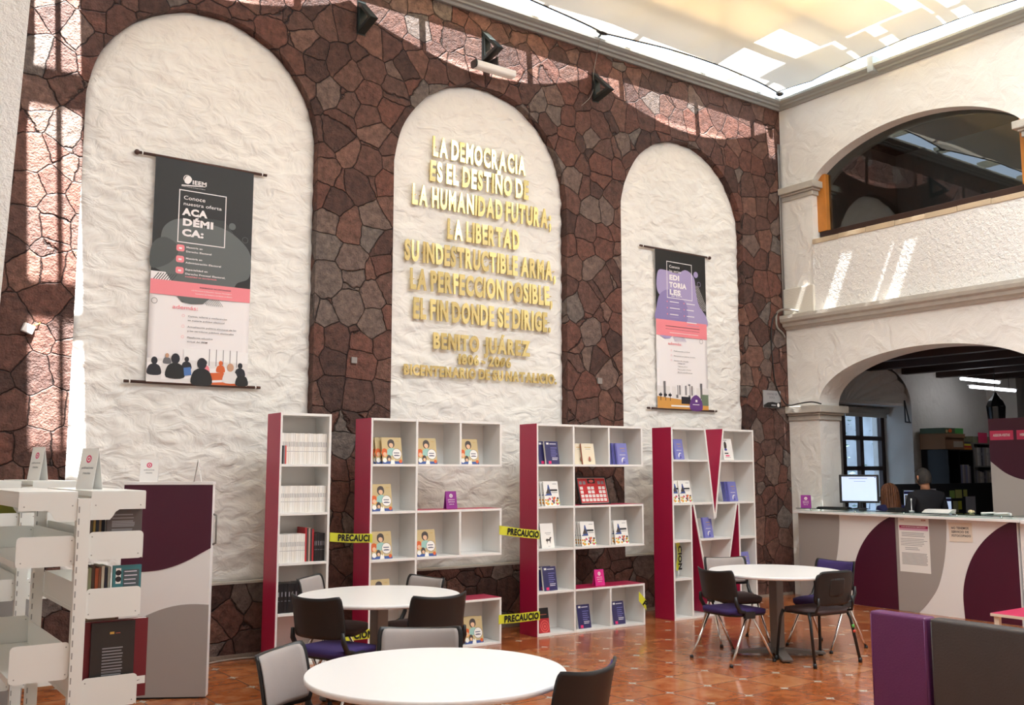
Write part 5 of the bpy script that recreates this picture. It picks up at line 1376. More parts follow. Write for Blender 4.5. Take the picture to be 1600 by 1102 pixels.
# top shelf (z 1.267)
upright_book('grey brown book facing the camera on the top shelf of the foreground shelving', XB + .075, SY + .012, 1.2675, .145, .012, .218, mat('grey brown cover', '#5d5553', .4), art=art_brown)
upright_book('charcoal book right behind the grey brown one on the top shelf', XB + .09, SY + .028, 1.2675, .135, .022, .222, mat('stone grey photo cover', '#8c8884', .4))
for k, (c, t, nm) in enumerate((('#8c2630', .012, 'red'), ('#5c5145', .010, 'olive'), ('#c3a45a', .010, 'ochre'), ('#40424d', .012, 'slate'), ('#b09368', .010, 'tan'), ('#2c3242', .012, 'dark blue'), ('#d3d1cd', .022, 'pale grey'))):
    me = journal(t, .205, .19, mat('cover ' + c, c, .45), False); o = inst('book', me, None, TR(XB + .004 + .0118 * k, SY + .045, 1.2675))
    tag(o, 'slim %s book at the upright on the top shelf of the foreground shelving' % nm, 'book')
# second shelf (z .947)
upright_book('teal book with a white label on the second shelf, facing the camera', XB + .110, SY + .012, 1.0225, .118, .014, .192, mat('teal cover', '#3c7a80', .4), art=art_teal)
for k, (c, t, nm) in enumerate((('#b8b09a', .013, 'beige'), ('#8d8f6c', .012, 'sage'), ('#4c3428', .012, 'brown'), ('#a9512c', .015, 'rust'), ('#7a4a33', .012, 'chestnut'), ('#d8d0bb', .012, 'cream'), ('#2e3040', .010, 'navy'), ('#cfd2c4', .012, 'pale green'))):
    me = journal(t, .183 + .004 * (k % 3), .15, mat('cover ' + c, c, .45), False); o = inst('book', me, None, TR(XB + .003 + .0132 * k, SY + .035, 1.0225))
    tag(o, 'slim %s book in the row on the second shelf of the foreground shelving' % nm, 'book')
# third shelf (z .637): large dark book with a red one behind
upright_book('large black book with pale text standing on the third shelf, facing the camera', XB + .035, SY + .014, 0.6525, .178, .012, .325, mat('dark photo cover', '#2c2826', .3), art=art_dark)
o = upright_book('big dark red book behind the large black one, with a white tag', XB + .006, SY + .03, 0.6525, .265, .03, .33, mat('dark red cloth cover', '#6e1520', .45))
g = MB(); g.flat(rect(.195, .052, .262, .085), -.0006, C_WHT); g.flat(blob([(.205, .062), (.215, .072), (.225, .064), (.24, .07)]), -.0009, C_INKP); q = g.build('tag', o); q['label'] = 'white paper tag'
upright_book('old beige book lying far back on the third shelf', XB + .01, SY + .10, 0.6525, .14, .02, .34, mat('old paper cover', '#b5a58c', .6))
# left face
upright_book('olive green book on the left side of the shelving behind', -9.72 - .026 - .20, -2.75 + .03, 1.3225, .19, .03, .20, mat('olive cover', '#8b8b2f', .45))
upright_book('dark patterned book beside the olive one on the shelving behind', -9.72 - .026 - .215, -2.75 + .065, 1.3225, .10, .02, .20, mat('pattern dark cover', '#2e2b33', .45))
g = MB(); g.box((0, 0, 0), (.15, .2, .012), mat('pale green folder', '#d5d4a8', .6)); g.box((.01, .02, .0122), (.14, .17, .016), M_PAPER)
o = g.build('folder'); o.location = (-9.72 + .05, -2.70, .973); tag(o, 'pale folder with papers lying on the shelving behind', 'folder')
# grey storage bin behind
o = thing('storage_bin', 'grey plastic bin with dark lid standing behind the shelvings at far left', 'bin', (-9.72, -1.42, 0))
# tent cards on the shelving tops
tent_card('white tent card with pink ring on top of the foreground shelving', TR(-9.60, -3.62, 1.5355, -1.15), .12, .19, M_PAPER, C_GREY, ('publicaciones', 'gratuitas'), True, circle=C_PINKD)
tent_card('white tent card with pink ring on top of the shelving behind', TR(-9.60, -2.35, 1.5655, -1.2), .12, .19, M_PAPER, C_GREY, ('publicaciones', 'gratuitas'), True, circle=C_PINKD)

# ------------------------------------------------------------------ maroon, white and grey cabinet
CB = thing('display_cabinet', 'tall cabinet with maroon, white and grey waves beside the library shelving', 'cabinet', (-8.242, -1.325, 0), -.543)
CW, CD, CHT = .632, .075, 1.515
g = MB(); g.box((-CW, 0, .012), (0, CD, CHT), M_WHITE); g.build('body', CB, bevel=.002)
g = MB(); g.box((-CW + .05, .01, 0), (-.05, CD - .01, .012), M_BLACKP); g.build('plinth', CB)
g = MB(); g.box((-CW - .005, -.008, CHT), (.005, CD, CHT + .022), M_WHITE); q = g.build('top_board', CB, bevel=.002)
cv = [(0, 1.058), (-.07, 1.02), (-.15, .975), (-.25, .932), (-.35, .905), (-.45, .893), (-.55, .888), (-CW, .886)]
g = MB(); g.prism([(0, CHT - .001)] + smooth(cv) + [(-CW, CHT - .001)], -.003, -.0003, M_MAROON); q = g.build('front_panel', CB); q['label'] = 'maroon upper wave'
cv = [(0, .655), (-.10, .66), (-.20, .655), (-.30, .635), (-.40, .60), (-.50, .55), (-.59, .49), (-CW, .455)]
g = MB(); g.prism(smooth(cv) + [(-CW, .013), (0, .013)], -.003, -.0003, M_GREYW); q = g.build('front_panel', CB); q['label'] = 'grey lower wave'
g = MB(); g.tube([(.0, .05, 1.08), (.022, .05, 1.09), (.022, .05, 1.29), (.0, .05, 1.30)], .008, M_STEELG, 8); g.build('handle', CB)
def cab(u, d, z): return (TR(-8.242, -1.325, 0, -.543) @ Vector((u, d, z)))
p = cab(-.47, .035, CHT + .0225); tent_card('white tent card with pink square at the left of the maroon cabinet top', TR(p.x, p.y, p.z, -.40), .125, .165, M_PAPER, C_GREY, ('publicaciones', 'gratuitas'), True, circle=C_PINKD)
p = cab(-.12, .035, CHT + .0225); tent_card('white tent card seen edge on at the right of the maroon cabinet top', TR(p.x, p.y, p.z, 1.2), .12, .17, M_PAPER, C_GREY, ('publicaciones', 'gratuitas'), True, circle=C_PINKD)
bx = bpy.data.objects.get('storage_bin')
g = MB(); g.prism([(-.22, 0), (.22, 0), (.25, .86), (-.25, .86)], -.2, .2, mat('grey bin plastic', '#8f8d8a', .45)); g.build('bin_body', bx, bevel=.01)
g = MB(); g.box((-.26, -.215, .86), (.26, .215, .95), mat('dark grey lid plastic', '#4a4a48', .4)); g.box((-.2, -.16, .95), (.2, .16, .956), mat('grey bin plastic')); g.build('lid', bx, bevel=.008)

# ------------------------------------------------------------------ sofas
def upholster(g, lo, hi, m, r=.03, T=None):
    """soft box with rounded edges"""
    x0, y0, z0 = lo; x1, y1, z1 = hi
    bm = bmesh.new(); bmesh.ops.create_cube(bm, size=1)
    for v in bm.verts: v.co = Vector(((x0 + x1) / 2 + v.co.x * (x1 - x0), (y0 + y1) / 2 + v.co.y * (y1 - y0), (z0 + z1) / 2 + v.co.z * (z1 - z0)))
    bmesh.ops.bevel(bm, geom=bm.edges[:], offset=r, segments=4, profile=.6, affect='EDGES')
    bm.verts.ensure_lookup_table(); vs = [v.co.copy() for v in bm.verts]; fs = [tuple(v.index for v in f_.verts) for f_ in bm.faces]; bm.free()
    g.add(vs, fs, m, True, T)
M_PURL = mat('purple leatherette', '#64305f', .38, bump=(90, .0012), var=.05); M_CHARL = mat('charcoal leatherette', '#45403f', .42, bump=(90, .0012), var=.05)
def sofa(label, x, y0, y1, m, stitch):
    o = thing('modular_sofa', label, 'sofa', (x, (y0 + y1) / 2, 0), 0, 'leatherette sofa modules'); h = (y1 - y0) / 2
    g = MB(); upholster(g, (0, -h, .10), (.11, h, .792), m, .022); b = g.build('backrest', o)
    for yy in (-h + .012, h - .012):
        g = MB(); g.tube([(.001, yy, .12), (.001, yy, .775)], .0035, m, 6); g.build('piping', b)
    g = MB(); upholster(g, (.112, -h + .01, .12), (.70, h - .01, .43), m, .03); g.build('seat', o)
    for yy in (-h + .06, h - .06):
        for xx in (.05, .64):
            g = MB(); g.lathe([(.02, 0), (.025, .12)], M_BLACKM, 10, Matrix.Translation((xx, yy, 0))); g.build('foot', o)
    return o
sofa('purple leatherette sofa module at the bottom right, seen from behind', -5.47, -5.235, -4.87, M_PURL, True)
sofa('charcoal leatherette sofa module at the bottom right corner, seen from behind', -5.47, -6.55, -5.255, M_CHARL, True)
o = thing('low_table', 'low white table with raspberry top behind the sofas', 'table', (-2.30, -4.42, 0))
g = MB(); g.box((-.35, -.35, .425), (.35, .35, .448), mat('cream table edge', '#e8dcc8', .4)); g.box((-.348, -.348, .448), (.348, .348, .450), mat('raspberry pink laminate', '#d0315f', .35)); g.build('tabletop', o, bevel=.002)
for a in (-1, 1):
    for b in (-1, 1):
        g = MB(); g.box((a * .31 - .02, b * .31 - .02, 0), (a * .31 + .02, b * .31 + .02, .425), mat('cream table edge')); g.build('leg', o)

# ------------------------------------------------------------------ reception counter
XF = -.245
CT = thing('reception_counter', 'long white reception counter with grey and maroon waves under the arch', 'counter', (XF, -1.7, 0))
def c_(y): return -(y + 1.7)          # local: counter built in world y, front towards -x
yA, yB, yC = -.285, -1.672, -3.10
def front(poly, m, nm, x=-.003, lab=None):
    g = MB(); g.prism([(y + 1.7, z) for y, z in poly], x, x + .0027, m, 'yz'); q = g.build(nm, CT)
    if lab: q['label'] = lab
g = MB(); g.box((0, yC + 1.7, .0), (.35, yA + 1.7, 1.072), M_WHITE); g.build('body', CT)
g = MB(); g.box((-.09, -3.17 + 1.7, 1.072), (.42, -.27 + 1.7, 1.102), M_WHITE); g.build('countertop', CT, bevel=.003)
for k, (ya, yb) in enumerate(((yA, yB), (yB, yC))):
    L_ = ya - yb
    # grey zone, bulging to the right near the top
    cvg = [(ya - .445 * L_ * f_, z) for f_, z in ((1.0, 1.07), (1.0, .95), (.97, .75), (.90, .52), (.78, .3), (.58, .12), (.40, .002))]
    front([(ya, .002), (ya, 1.07)] + smooth(cvg), M_GREYW, 'front_panel', lab='grey wave')
    cvm = [(yb + L_ * f_, z) for f_, z in ((.05, 1.07), (.16, .98), (.27, .84), (.36, .66), (.42, .45), (.445, .25), (.44, .002))]
    front([(yb + .003, 1.07)] + smooth(cvm) + [(yb + .003, .002)], M_MAROON, 'front_panel', lab='maroon wave')
g = MB(); g.box((-.0035, yB + 1.7 - .003, .002), (0, yB + 1.7 + .003, 1.07), M_STEELG); g.build('seam', CT)
# glass shelf on stand-offs along the counter top
GS = glass_material('greenish counter glass', (.80, .90, .86, 1))
g = MB(); g.box((-.06, -3.1 + 1.7, 1.128), (.22, -.30 + 1.7, 1.136), GS); q = g.build('glass_shelf', CT)
g = MB(); g.box((-.0615, -3.1 + 1.7, 1.128), (-.0602, -.30 + 1.7, 1.136), mat('dark green glass edge', '#1f3a34', .15)); g.build('glass_edge', q)
for y in (-.5, -1.15, -1.8, -2.45, -2.95):
    for xx in (-.02, .18):
        g = MB(); g.lathe([(.012, 1.102), (.012, 1.128)], M_CHROME, 12, Matrix.Translation((xx, y + 1.7, 0))); g.build('standoff', CT)
# next counter section
C2 = thing('reception_counter', 'white end section of the reception counter at the right edge', 'counter', (XF + .02, -3.55, 0))
g = MB(); g.box((0, -.9, 0), (.20, .43, 1.06), M_WHITE); g.build('body', C2); g = MB(); g.box((-.10, -.9, 1.06), (.215, .37, 1.10), M_WHITE); g.build('countertop', C2, bevel=.003)
# papers taped to the counter front
def notice(label, y, z0, z1, wd, draw, m=M_PAPER, rot=0):
    o = thing('paper_notice', label, 'notice', (XF - .0036, y, z0), -PI / 2)
    g = MB(); g.box((-wd / 2, -.0012, 0), (wd / 2, 0, z1 - z0), m); g.build('sheet', o)
    g = MB(); draw(g, wd, z1 - z0); g.build('print', o); o.rotation_euler = (0, rot, -PI / 2) ; return o
def dn(g, w, h):
    g.text('CIDE', -w * .44, h * .94, .016, C_GREY, -.0016, .02); g.text('IEEM', w * .26, h * .94, .018, C_REDB, -.0016, .03)
    g.flat(rect(-w * .47, h * .80, w * .47, h * .85), -.0016, mat('wine print', '#a32a58', .5)); g.flat(rect(-w * .47, h * .76, w * .47, h * .80), -.0016, mat('pale wine print', '#d3a4bb', .5))
    g.text('AVISO DE PRIVACIDAD SIMPLIFICADO', 0, h * .815, .011, C_WHT, -.002, .02, 1, 'CENTER', None, w * .8)
    lines(g, -w * .4, h * .71, w * .8, 3, .018, .006, C_GREY, -.0016, .1); lines(g, -w * .44, h * .60, w * .88, 5, .018, .005, C_GREY, -.0016, .2)
    lines(g, -w * .3, h * .44, w * .5, 2, .02, .006, C_GREY, -.0016, .2); lines(g, -w * .42, h * .34, w * .84, 10, .014, .006, C_GREY, -.0016, .06)
notice('long white printed notice taped to the counter front', -1.905, .45, 1.075, .385, dn)
def df(g, w, h):
    for k, s in enumerate(('NO TENEMOS', 'SERVICIO DE', 'FOTOCOPIADO')): g.text(s, -w * .39, h * (.66 - .2 * k), h * .115, C_INKP, -.0016, .03, 1, 'LEFT', None, w * (.74 if k < 2 else .82))
notice('cream paper sign about no photocopy service on the counter', -2.475, .83, 1.04, .27, df, mat('cream paper', '#e9dccb', .6), -.02)
# things on the counter
tent_card('purple tent card at the left end of the counter', TR(XF - .01, -.42, 1.1365, -1.05), .125, .165, M_PURC, C_WHT, ('publicaciones', 'GRATUITAS', 'tome una'))
o = thing('computer_monitor', 'black monitor with lit pale screen on the counter', 'monitor', (.02, -1.02, 1.1365), -.97)
g = MB(); g.lathe([(.10, 0), (.10, .008), (.03, .016), (.022, .10)], M_BLACKP, 20); g.build('stand', o)
g = MB(); g.box((-.235, -.02, .075), (.235, .03, .425), M_BLACKP); q = g.build('casing', o, bevel=.006)
g = MB(); g.box((-.205, -.0215, .10), (.205, -.0205, .40), M_SCREEN); q2 = g.build('screen', o)
g = MB(); lines(g, -.12, .375, .22, 1, .01, .006, C_GREY, -.022, .02); lines(g, -.06, .34, .14, 1, .01, .004, C_GREY, -.022, .02); g.flat(rect(.185, .385, .198, .396), -.022, C_INKP); g.build('screen_text', q2)
g = MB(); g.box((-.2, -.07, 0), (.2, .07, .018), M_BLACKP)
for r_ in range(4):
    for k in range(14): g.box((-.19 + .0272 * k, -.058 + .031 * r_, .018), (-.19 + .0272 * k + .022, -.058 + .031 * r_ + .024, .024), M_BLACKM)
o = g.build('keyboard'); o.location = (-.17, -.78, 1.1365); o.rotation_euler = (0, 0, -1.35); tag(o, 'black keyboard lying before the monitor on the counter', 'keyboard')
g = MB()
for k in range(6): g.box((-.15 + .004 * k, -.105 + .003 * k, .006 * k), (.15 + .003 * k, .105, .006 * k + .0058), M_PAPER, TR(0, 0, 0, .03 * k))
o = g.build('paper_stack'); o.location = (-.12, -2.15, 1.1365); o.rotation_euler = (0, 0, -1.4); tag(o, 'loose stack of white papers on the counter', 'papers')
g = MB(); g.lathe([(.03, 0), (.03, .01), (.006, .014), (.006, .12), (.009, .125), (.009, .15)], mat('pale pen holder', '#cfd0d2', .3, metal=.6), 12)
o = g.build('pen_stand'); o.location = (-.1, -1.80, 1.1365); tag(o, 'slim upright pen stand on the counter', 'pen stand')
g = MB(); g.sphere((0, 0, .022), (.03, .03, .022), mat('cream figurine', '#d9c79c', .5), 10); g.sphere((.055, .01, .018), (.026, .026, .018), mat('cream figurine'), 10); o = g.build('paperweight'); o.location = (-.1, -2.52, 1.1365); tag(o, 'pair of small cream rounded paperweights on the counter', 'paperweight')
cable('cable', 'white cable lying bunched on the right part of the counter', [(-.14, -2.66, 1.148), (-.05, -2.75, 1.152), (-.13, -2.82, 1.150), (-.04, -2.9, 1.152), (-.12, -2.98, 1.148)], .011, M_WHITE)
g = MB(); g.box((0, 0, 0), (.18, .10, .03), M_BLACKP); g.box((.01, .01, .03), (.17, .09, .034), M_BLACKM); o = g.build('card_reader'); o.location = (-.12, -1.6, 1.1365); tag(o, 'flat black device on the counter beside the pen stand', 'device')

# ------------------------------------------------------------------ reading office behind the counter
M_OFFW = plaster_material('office plaster', '#d8d3cc', 7, .012, .1, .8)
g = MB()
# north wall with deep window niche (x 1.55..3.0, z .6..2.62) at y = .15
nx0, nx1, nz0, nz1, ny0, ny1 = 1.30, 3.12, .75, 2.60, .15, .75
g.box((.42, ny0, 0), (nx0, .85, 3.3), M_OFFW); g.box((nx1, ny0, 0), (9, .85, 3.3), M_OFFW)
g.box((nx0, ny0, 0), (nx1, .85, nz0), M_OFFW); g.box((nx0, ny0, nz1 + .62), (nx1, .85, 3.3), M_OFFW)
g.box((nx0, .70, nz1), (nx1, .85, nz1 + .63), M_OFFW)
struct(g.build('wall_office_back'))
# shell shaped niche head
g = MB(); N_ = 9; cxs = (nx0 + nx1) / 2; R1 = (nx1 - nx0) / 2
def shell(s, t):
    a = PI * s; rr = R1 * t
    rip = .045 * abs(math.sin(a * N_)) * min(1, t * 1.6)
    return (cxs - rr * math.cos(a), ny0 + .50 - .44 * t * t - rip + .02, nz1 + .62 * (rr / R1) * math.sin(a) * 1.0 + 0)
g.grid(shell, 108, 14, M_OFFW); q = struct(g.build('trim_14', fix=False))
g = MB(); n_ = 24
pts_o = [(cxs - R1 * math.cos(PI * k / n_), nz1 + .62 * math.sin(PI * k / n_)) for k in range(n_ + 1)]
top = nz1 + .63
for (a, za), (b, zb_) in zip(pts_o[:-1], pts_o[1:]): g.add([(a, ny0, za), (b, ny0, zb_), (b, ny0, top), (a, ny0, top)], [(0, 1, 2, 3)], M_OFFW)
g.box((nx0, ny0 + .1, nz1), (nx1, ny1, nz1 + .04), M_OFFW); struct(g.build('trim_15'))
# office window
w2 = bpy.data.objects.new('window_2', None); COL.objects.link(w2); w2.location = (2.53, .66, nz0); struct(w2)
WH = nz1 - nz0
g = MB()
for x in (-.46, -.02, .54): g.box((x - .045, -.03, 0), (x + .045, .04, WH), M_DARKWOOD)
for z in (0, .42, .89, 1.355, WH - .05): g.box((-.46, -.028, z - .03), (.6, .038, z + .035), M_DARKWOOD)
g.box((-1.23, -.03, 0), (-.5, .04, WH), M_OFFW)
g.build('window_frame', w2)
g = MB(); g.box((-.6, .0, .0), (.56, .006, WH), glass_material('window pane glass', (.62, .66, .69, 1))); g.build('window_glass', w2)
g = MB(); g.tube([(-.66, -.09, WH - .06), (.62, -.09, WH - .06)], .05, mat('pale roller blind', '#b5b2aa', .8), 12); g.box((-.5, -.1, WH - .17), (.56, -.095, WH - .06), mat('pale roller blind')); g.build('roller_blind', w2)
# outside, through the panes: added wall holding back the bright sky, with a creeper
g = MB(); g.box((-1, 3.6, 0), (9, 3.8, 6), mat('outdoor pale wall', '#4f5965', .9, var=.4, vscale=2)); struct(g.build('wall_yard_added'))
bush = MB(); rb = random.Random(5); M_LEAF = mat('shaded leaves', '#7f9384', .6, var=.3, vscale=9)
for k in range(260):
    x, y, z = rb.gauss(4.6, .9), 2.6 + rb.random() * .8, abs(rb.gauss(1.6, 1.0)); s_ = .05 + .05 * rb.random(); a, b = rb.random() * 6, rb.random() * 3
    T = TR(x, y, z, a, b); bush.add([T @ Vector(p_) for p_ in ((-s_, 0, 0), (0, -s_ * .4, .01), (s_, 0, 0), (0, s_ * .4, .01))], [(0, 1, 2, 3)], M_LEAF)
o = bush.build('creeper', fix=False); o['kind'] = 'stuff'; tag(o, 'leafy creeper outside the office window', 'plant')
g = MB(); g.tube([(3.55, 2.2, 0), (3.6, 2.25, 2.2), (3.45, 2.3, 3.2)], [.07, .055, .03], mat('grey brown bark', '#7a6a62', .9), 8); g.tube([(3.6, 2.25, 1.6), (3.95, 2.4, 2.8)], [.04, .02], mat('grey brown bark'), 8); o = g.build('tree_trunk'); tag(o, 'thin tree trunk outside the office window', 'tree')
# other office walls, ceiling with dark boards, beam
g = MB(); g.box((8.9, -8, 0), (9, .85, 3.3), M_OFFW); struct(g.build('wall_office_far'))
g = MB(); g.box((.42, -8.1, 0), (9, -8, 3.3), M_OFFW); struct(g.build('wall_office_side'))
g = MB(); g.box((.42, -8, 3.22), (9, .85, 3.3), M_DARKWOOD)
for k in range(9): g.box((1.0 + .95 * k, -8, 3.08), (1.14 + .95 * k, .15, 3.22), M_DARKWOOD)
struct(g.build('ceiling_office'))
g = MB(); g.box((5.35, -.35, 0), (5.75, .15, 3.2), M_OFFW); struct(g.build('wall_office_pier'))
# hanging fluorescent fittings
def fluo(label, x0, y, x1, z):
    o = thing('fluorescent_lamp', label, 'ceiling lamp', ((x0 + x1) / 2, y, z), 0, 'hanging fluorescent fittings'); h = (x1 - x0) / 2
    g = MB(); g.prism([(-.045, .045), (-.03, .06), (.03, .06), (.045, .045)], -h, h, M_WHITE, 'yz'); g.build('housing', o)
    g = MB(); g.tube([(-h + .02, 0, .025), (h - .02, 0, .025)], .022, M_TUBE, 10); g.build('tube', o)
    for s in (-.7, .7):
        g = MB(); g.tube([(s * h, 0, .06), (s * h, 0, 3.219 - z)], .004, M_BLACKM, 6); g.build('hanging_cord', o)
fluo('lit fluorescent tube, upper of the two in the office', 3.24, -.6, 4.36, 2.95)
fluo('lit fluorescent tube, lower and longer of the two in the office', 3.34, -.68, 4.68, 2.83)
fluo('lit fluorescent tube deeper in the office, out of direct view', 2.2, -3.6, 3.4, 2.9)
# wall sconce and lantern
o = thing('wall_sconce', 'slim black triangular bracket on the office wall', 'wall lamp', (2.96, .148, 2.34))
g = MB(); 
for a, b in (((-.02, 0, .34), (.04, -.03, 0)), ((-.02, 0, .34), (-.02, 0, .02)), ((-.03, 0, .01), (.06, -.04, .0))): g.tube([a, b], .011, M_BLACKM, 6)
g.build('bracket', o)
o = thing('lantern', 'black iron lantern hanging in the office above the maroon panel', 'lantern', (3.3, -1.08, 2.12))
g = MB(); g.lathe([(.02, .62), (.05, .56), (.10, .50), (.135, .42)], M_BLACKM, 8, smooth=False); g.build('hood', o)
g = MB()
for k in range(8): a = PI / 4 * k; g.tube([(.125 * math.cos(a), .125 * math.sin(a), .42), (.095 * math.cos(a), .095 * math.sin(a), .06)], .010, M_BLACKM, 5)
g.lathe([(.05, 0), (.10, .03), (.10, .06)], M_BLACKM, 8, smooth=False); g.build('cage', o)
g = MB(); g.lathe([(.088, .07), (.115, .41)], mat('smoky lantern glass', '#2b2c2f', .2), 8, smooth=False); g.build('glass', o)
g = MB(); g.tube([(0, 0, .62), (0, 0, 1.099)], .006, M_BLACKM, 6); g.build('chain', o)
# standing panel with maroon wave and pink labels
o = thing('information_stand', 'tall pale panel with maroon wave and two pink labels behind the counter', 'panel', (1.2, -2.08, 0), -PI / 2)
g = MB(); g.box((0, 0, 0), (1.2, .05, 2.25), mat('pale grey beige laminate', '#cfc6bf', .45)); g.build('board', o)
cv = [(0, 1.73), (.08, 1.66), (.18, 1.585), (.30, 1.53), (.42, 1.50), (.55, 1.48), (.8, 1.47), (1.2, 1.46)]
g = MB(); g.prism([(0, 2.25)] + smooth(cv) + [(1.2, 2.25)], -.003, -.0003, M_MAROON); q = g.build('front_panel', o); q['label'] = 'maroon upper wave'
for k, (xa, s) in enumerate(((.015, 'ASESOR-VISITAS'), (.345, 'HEMEROTECA'))):
    g = MB(); g.box((xa, -.0062, 1.985), (xa + .29, -.0034, 2.10), mat('pink sign plate', '#d63a62', .45)); l = g.build('sign_plate', o); l['label'] = 'pink label plate'
    g = MB(); g.text(s, xa + .04, 2.03, .03, C_WHT, -.0068, .03, 1, 'LEFT', None, .21); g.build('lettering', l)
# dark cabinet, binder shelf, boxes along the office wall
M_DKC = mat('black brown cabinet', '#171315', .4)
o = thing('office_cabinet', 'black open cabinet against the office wall under the cardboard boxes', 'cabinet', (3.31, -.30, 0))
g = MB(); g.box((0, 0, 0), (.02, .44, 1.93), M_DKC); g.box((.68, 0, 0), (.70, .44, 1.93), M_DKC); g.box((.02, .425, 0), (.68, .44, 1.93), M_DKC); g.build('sides', o)
for z in (.0, .5, 1.0, 1.36, 1.91):
    g = MB(); g.box((.021, 0, z), (.679, .424, z + .02), M_DKC); g.build('shelf', o)
g = MB(); g.box((.30, 0, 1.381), (.32, .424, 1.909), M_DKC); g.build('divider', o)
for k in range(7):
    g = MB(); g.box((0, 0, 0), (.045, .25, .30 + .01 * (k % 3)), mat(['grey file', 'blue grey file', 'pale file'][k % 3], ['#8a8488', '#7f86a8', '#b5adab'][k % 3], .5)); q = g.build('binder'); q.location = (3.31 + .335 + .047 * k, -.27, 1.3802); tag(q, '%s file from the left inside the black office cabinet' % ORD[k], 'binder', 'files in the black cabinet')
o = thing('binder_shelf', 'grey steel shelf of binders beside the black office cabinet', 'shelf', (4.025, -.30, 0))
M_GSH = mat('grey steel shelf', '#77746f', .5)
for x in (0, .92):
    g = MB(); g.box((x, 0, 0), (x + .03, .44, 2.04), M_GSH); g.build('side', o)
for z in (.1, .62, .95, 1.30, 1.66, 2.02):
    g = MB(); g.box((.031, 0, z), (.919, .44, z + .02), M_GSH); g.build('shelf', o)
bc = 0
for z in (.97, 1.32, 1.68):
    for k in range(16):
        h_ = .26 + .012 * ((k * 7) % 4) if z != 1.68 else .29
        c = ['#a9a4a2', '#8d8b90', '#c4bfb8', '#4b4a55', '#9a9184'][(k * 3 + int(z * 10)) % 5]
        q = inst('binder', journal(.053, h_, .26, mat('binder ' + c, c, .5), True), None, TR(4.025 + .035 + .0545 * k, -.28, z + .0006))
        tag(q, '%s binder from the left on the %s row of the grey steel shelf' % (ORD[k], {.97: 'lowest visible', 1.32: 'middle', 1.68: 'upper'}[z]), 'binder', 'binders on the grey steel shelf')
def carton(label, x, y, z, sx, sy, sz, m, flaps, draw=None, rz=0):
    o = thing('cardboard_box', label, 'box', (x, y, z), rz)
    g = MB(); g.box((0, 0, 0), (sx, sy, sz), m); g.build('body', o, bevel=.002)
    if flaps:
        g = MB(); g.box((-.01, -.012, sz), (sx + .02, sy, sz + .012), m); g.prism([(0, sz), (sx, sz), (sx + .03, sz - .05), (.0, sz - .05)], -.014, -.002, m); g.build('lid', o)
    if draw: g = MB(); draw(g, sx, sz); g.build('print', o)
    return o
carton('brown cardboard box on top of the black office cabinet', 3.22, -.32, 1.9305, .52, .42, .225, mat('brown cardboard', '#8a6446', .8), True, lambda g, w, h: (g.flat(rect(.42 * w, .15 * h, .93 * w, .55 * h), -.001, mat('pale box print', '#b0a08c', .6))))
carton('green printed carton lying on the brown cardboard box', 3.225, -.31, 2.168, .52, .40, .085, mat('dark green print', '#4a5b42', .6), False, lambda g, w, h: (g.flat(rect(.55 * w, 0, w, h), -.001, mat('bright green print', '#4e9a4c', .5)), g.flat(disc(.3 * w, h * .5, .05, 14, .03), -.001, C_ORANGE), g.flat(disc(.12 * w, h * .4, .03, 14, .025), -.001, C_TAN)))
for k, (c, nm) in enumerate((('#c9802a', 'orange'), ('#b2322c', 'red'), ('#d2c23a', 'yellow'), ('#3b3a45', 'dark'))):
    g = MB(); g.box((0, 0, 0), (.23 - .015 * k, .3, .03), mat('cover ' + c, c, .5)); q = g.build('book'); q.location = (3.775 + .005 * k, -.29, 1.9305 + .0302 * k); tag(q, '%s book in the pile beside the cardboard boxes' % nm, 'book')
g = MB(); g.box((0, 0, 0), (.75, .35, .10), mat('pale olive folder', '#7a7a60', .6)); q = g.build('folder_box'); q.location = (4.06, -.28, 2.0405); tag(q, 'flat olive grey box on top of the binder shelf', 'box')
g = MB(); g.prism(rect(-.13, 0, .13, .16), 0, .004, mat('pink sign plate')); q = g.build('label_sign'); q.location = (4.33, -.297, 2.0405); tag(q, 'small pink label standing on the binder shelf', 'label')
# desk partition with notes
o = thing('desk_partition', 'dark desk partition with paper notes behind the two office workers', 'partition', (1.05, -.78, 0))
g = MB(); g.box((0, 0, 0), (2.6, .04, 1.43), mat('dark partition fabric', '#1e1d20', .7)); g.build('board', o, bevel=.004)
for k, (x, z, w_, h_, c) in enumerate(((.78, 1.16, .30, .20, '#c9c6cf'), (1.83, .98, .26, .26, '#aeabb4'), (1.42, 1.22, .13, .11, '#8fae5c'), (1.57, 1.22, .17, .12, '#b9b86c'), (1.78, 1.24, .10, .10, '#b6b35e'), (1.62, 1.06, .10, .12, '#c3bf3f'), (1.5, 1.02, .13, .16, '#a3a37e'))):
    g = MB(); g.box((x, -.0022, z), (x + w_, -.0003, z + h_), mat('note ' + c, c, .7)); g.build('pinned_note', o)
o = thing('office_desk', 'long dark desk in the office hidden behind the counter', 'desk', (1.05, -1.42, 0))
g = MB(); g.box((0, 0, .70), (2.6, .63, .74), M_DKC); g.build('desktop', o)
for x in (.02, 2.54):
    g = MB(); g.box((x, .02, 0), (x + .04, .6, .70), M_DKC); g.build('side', o)
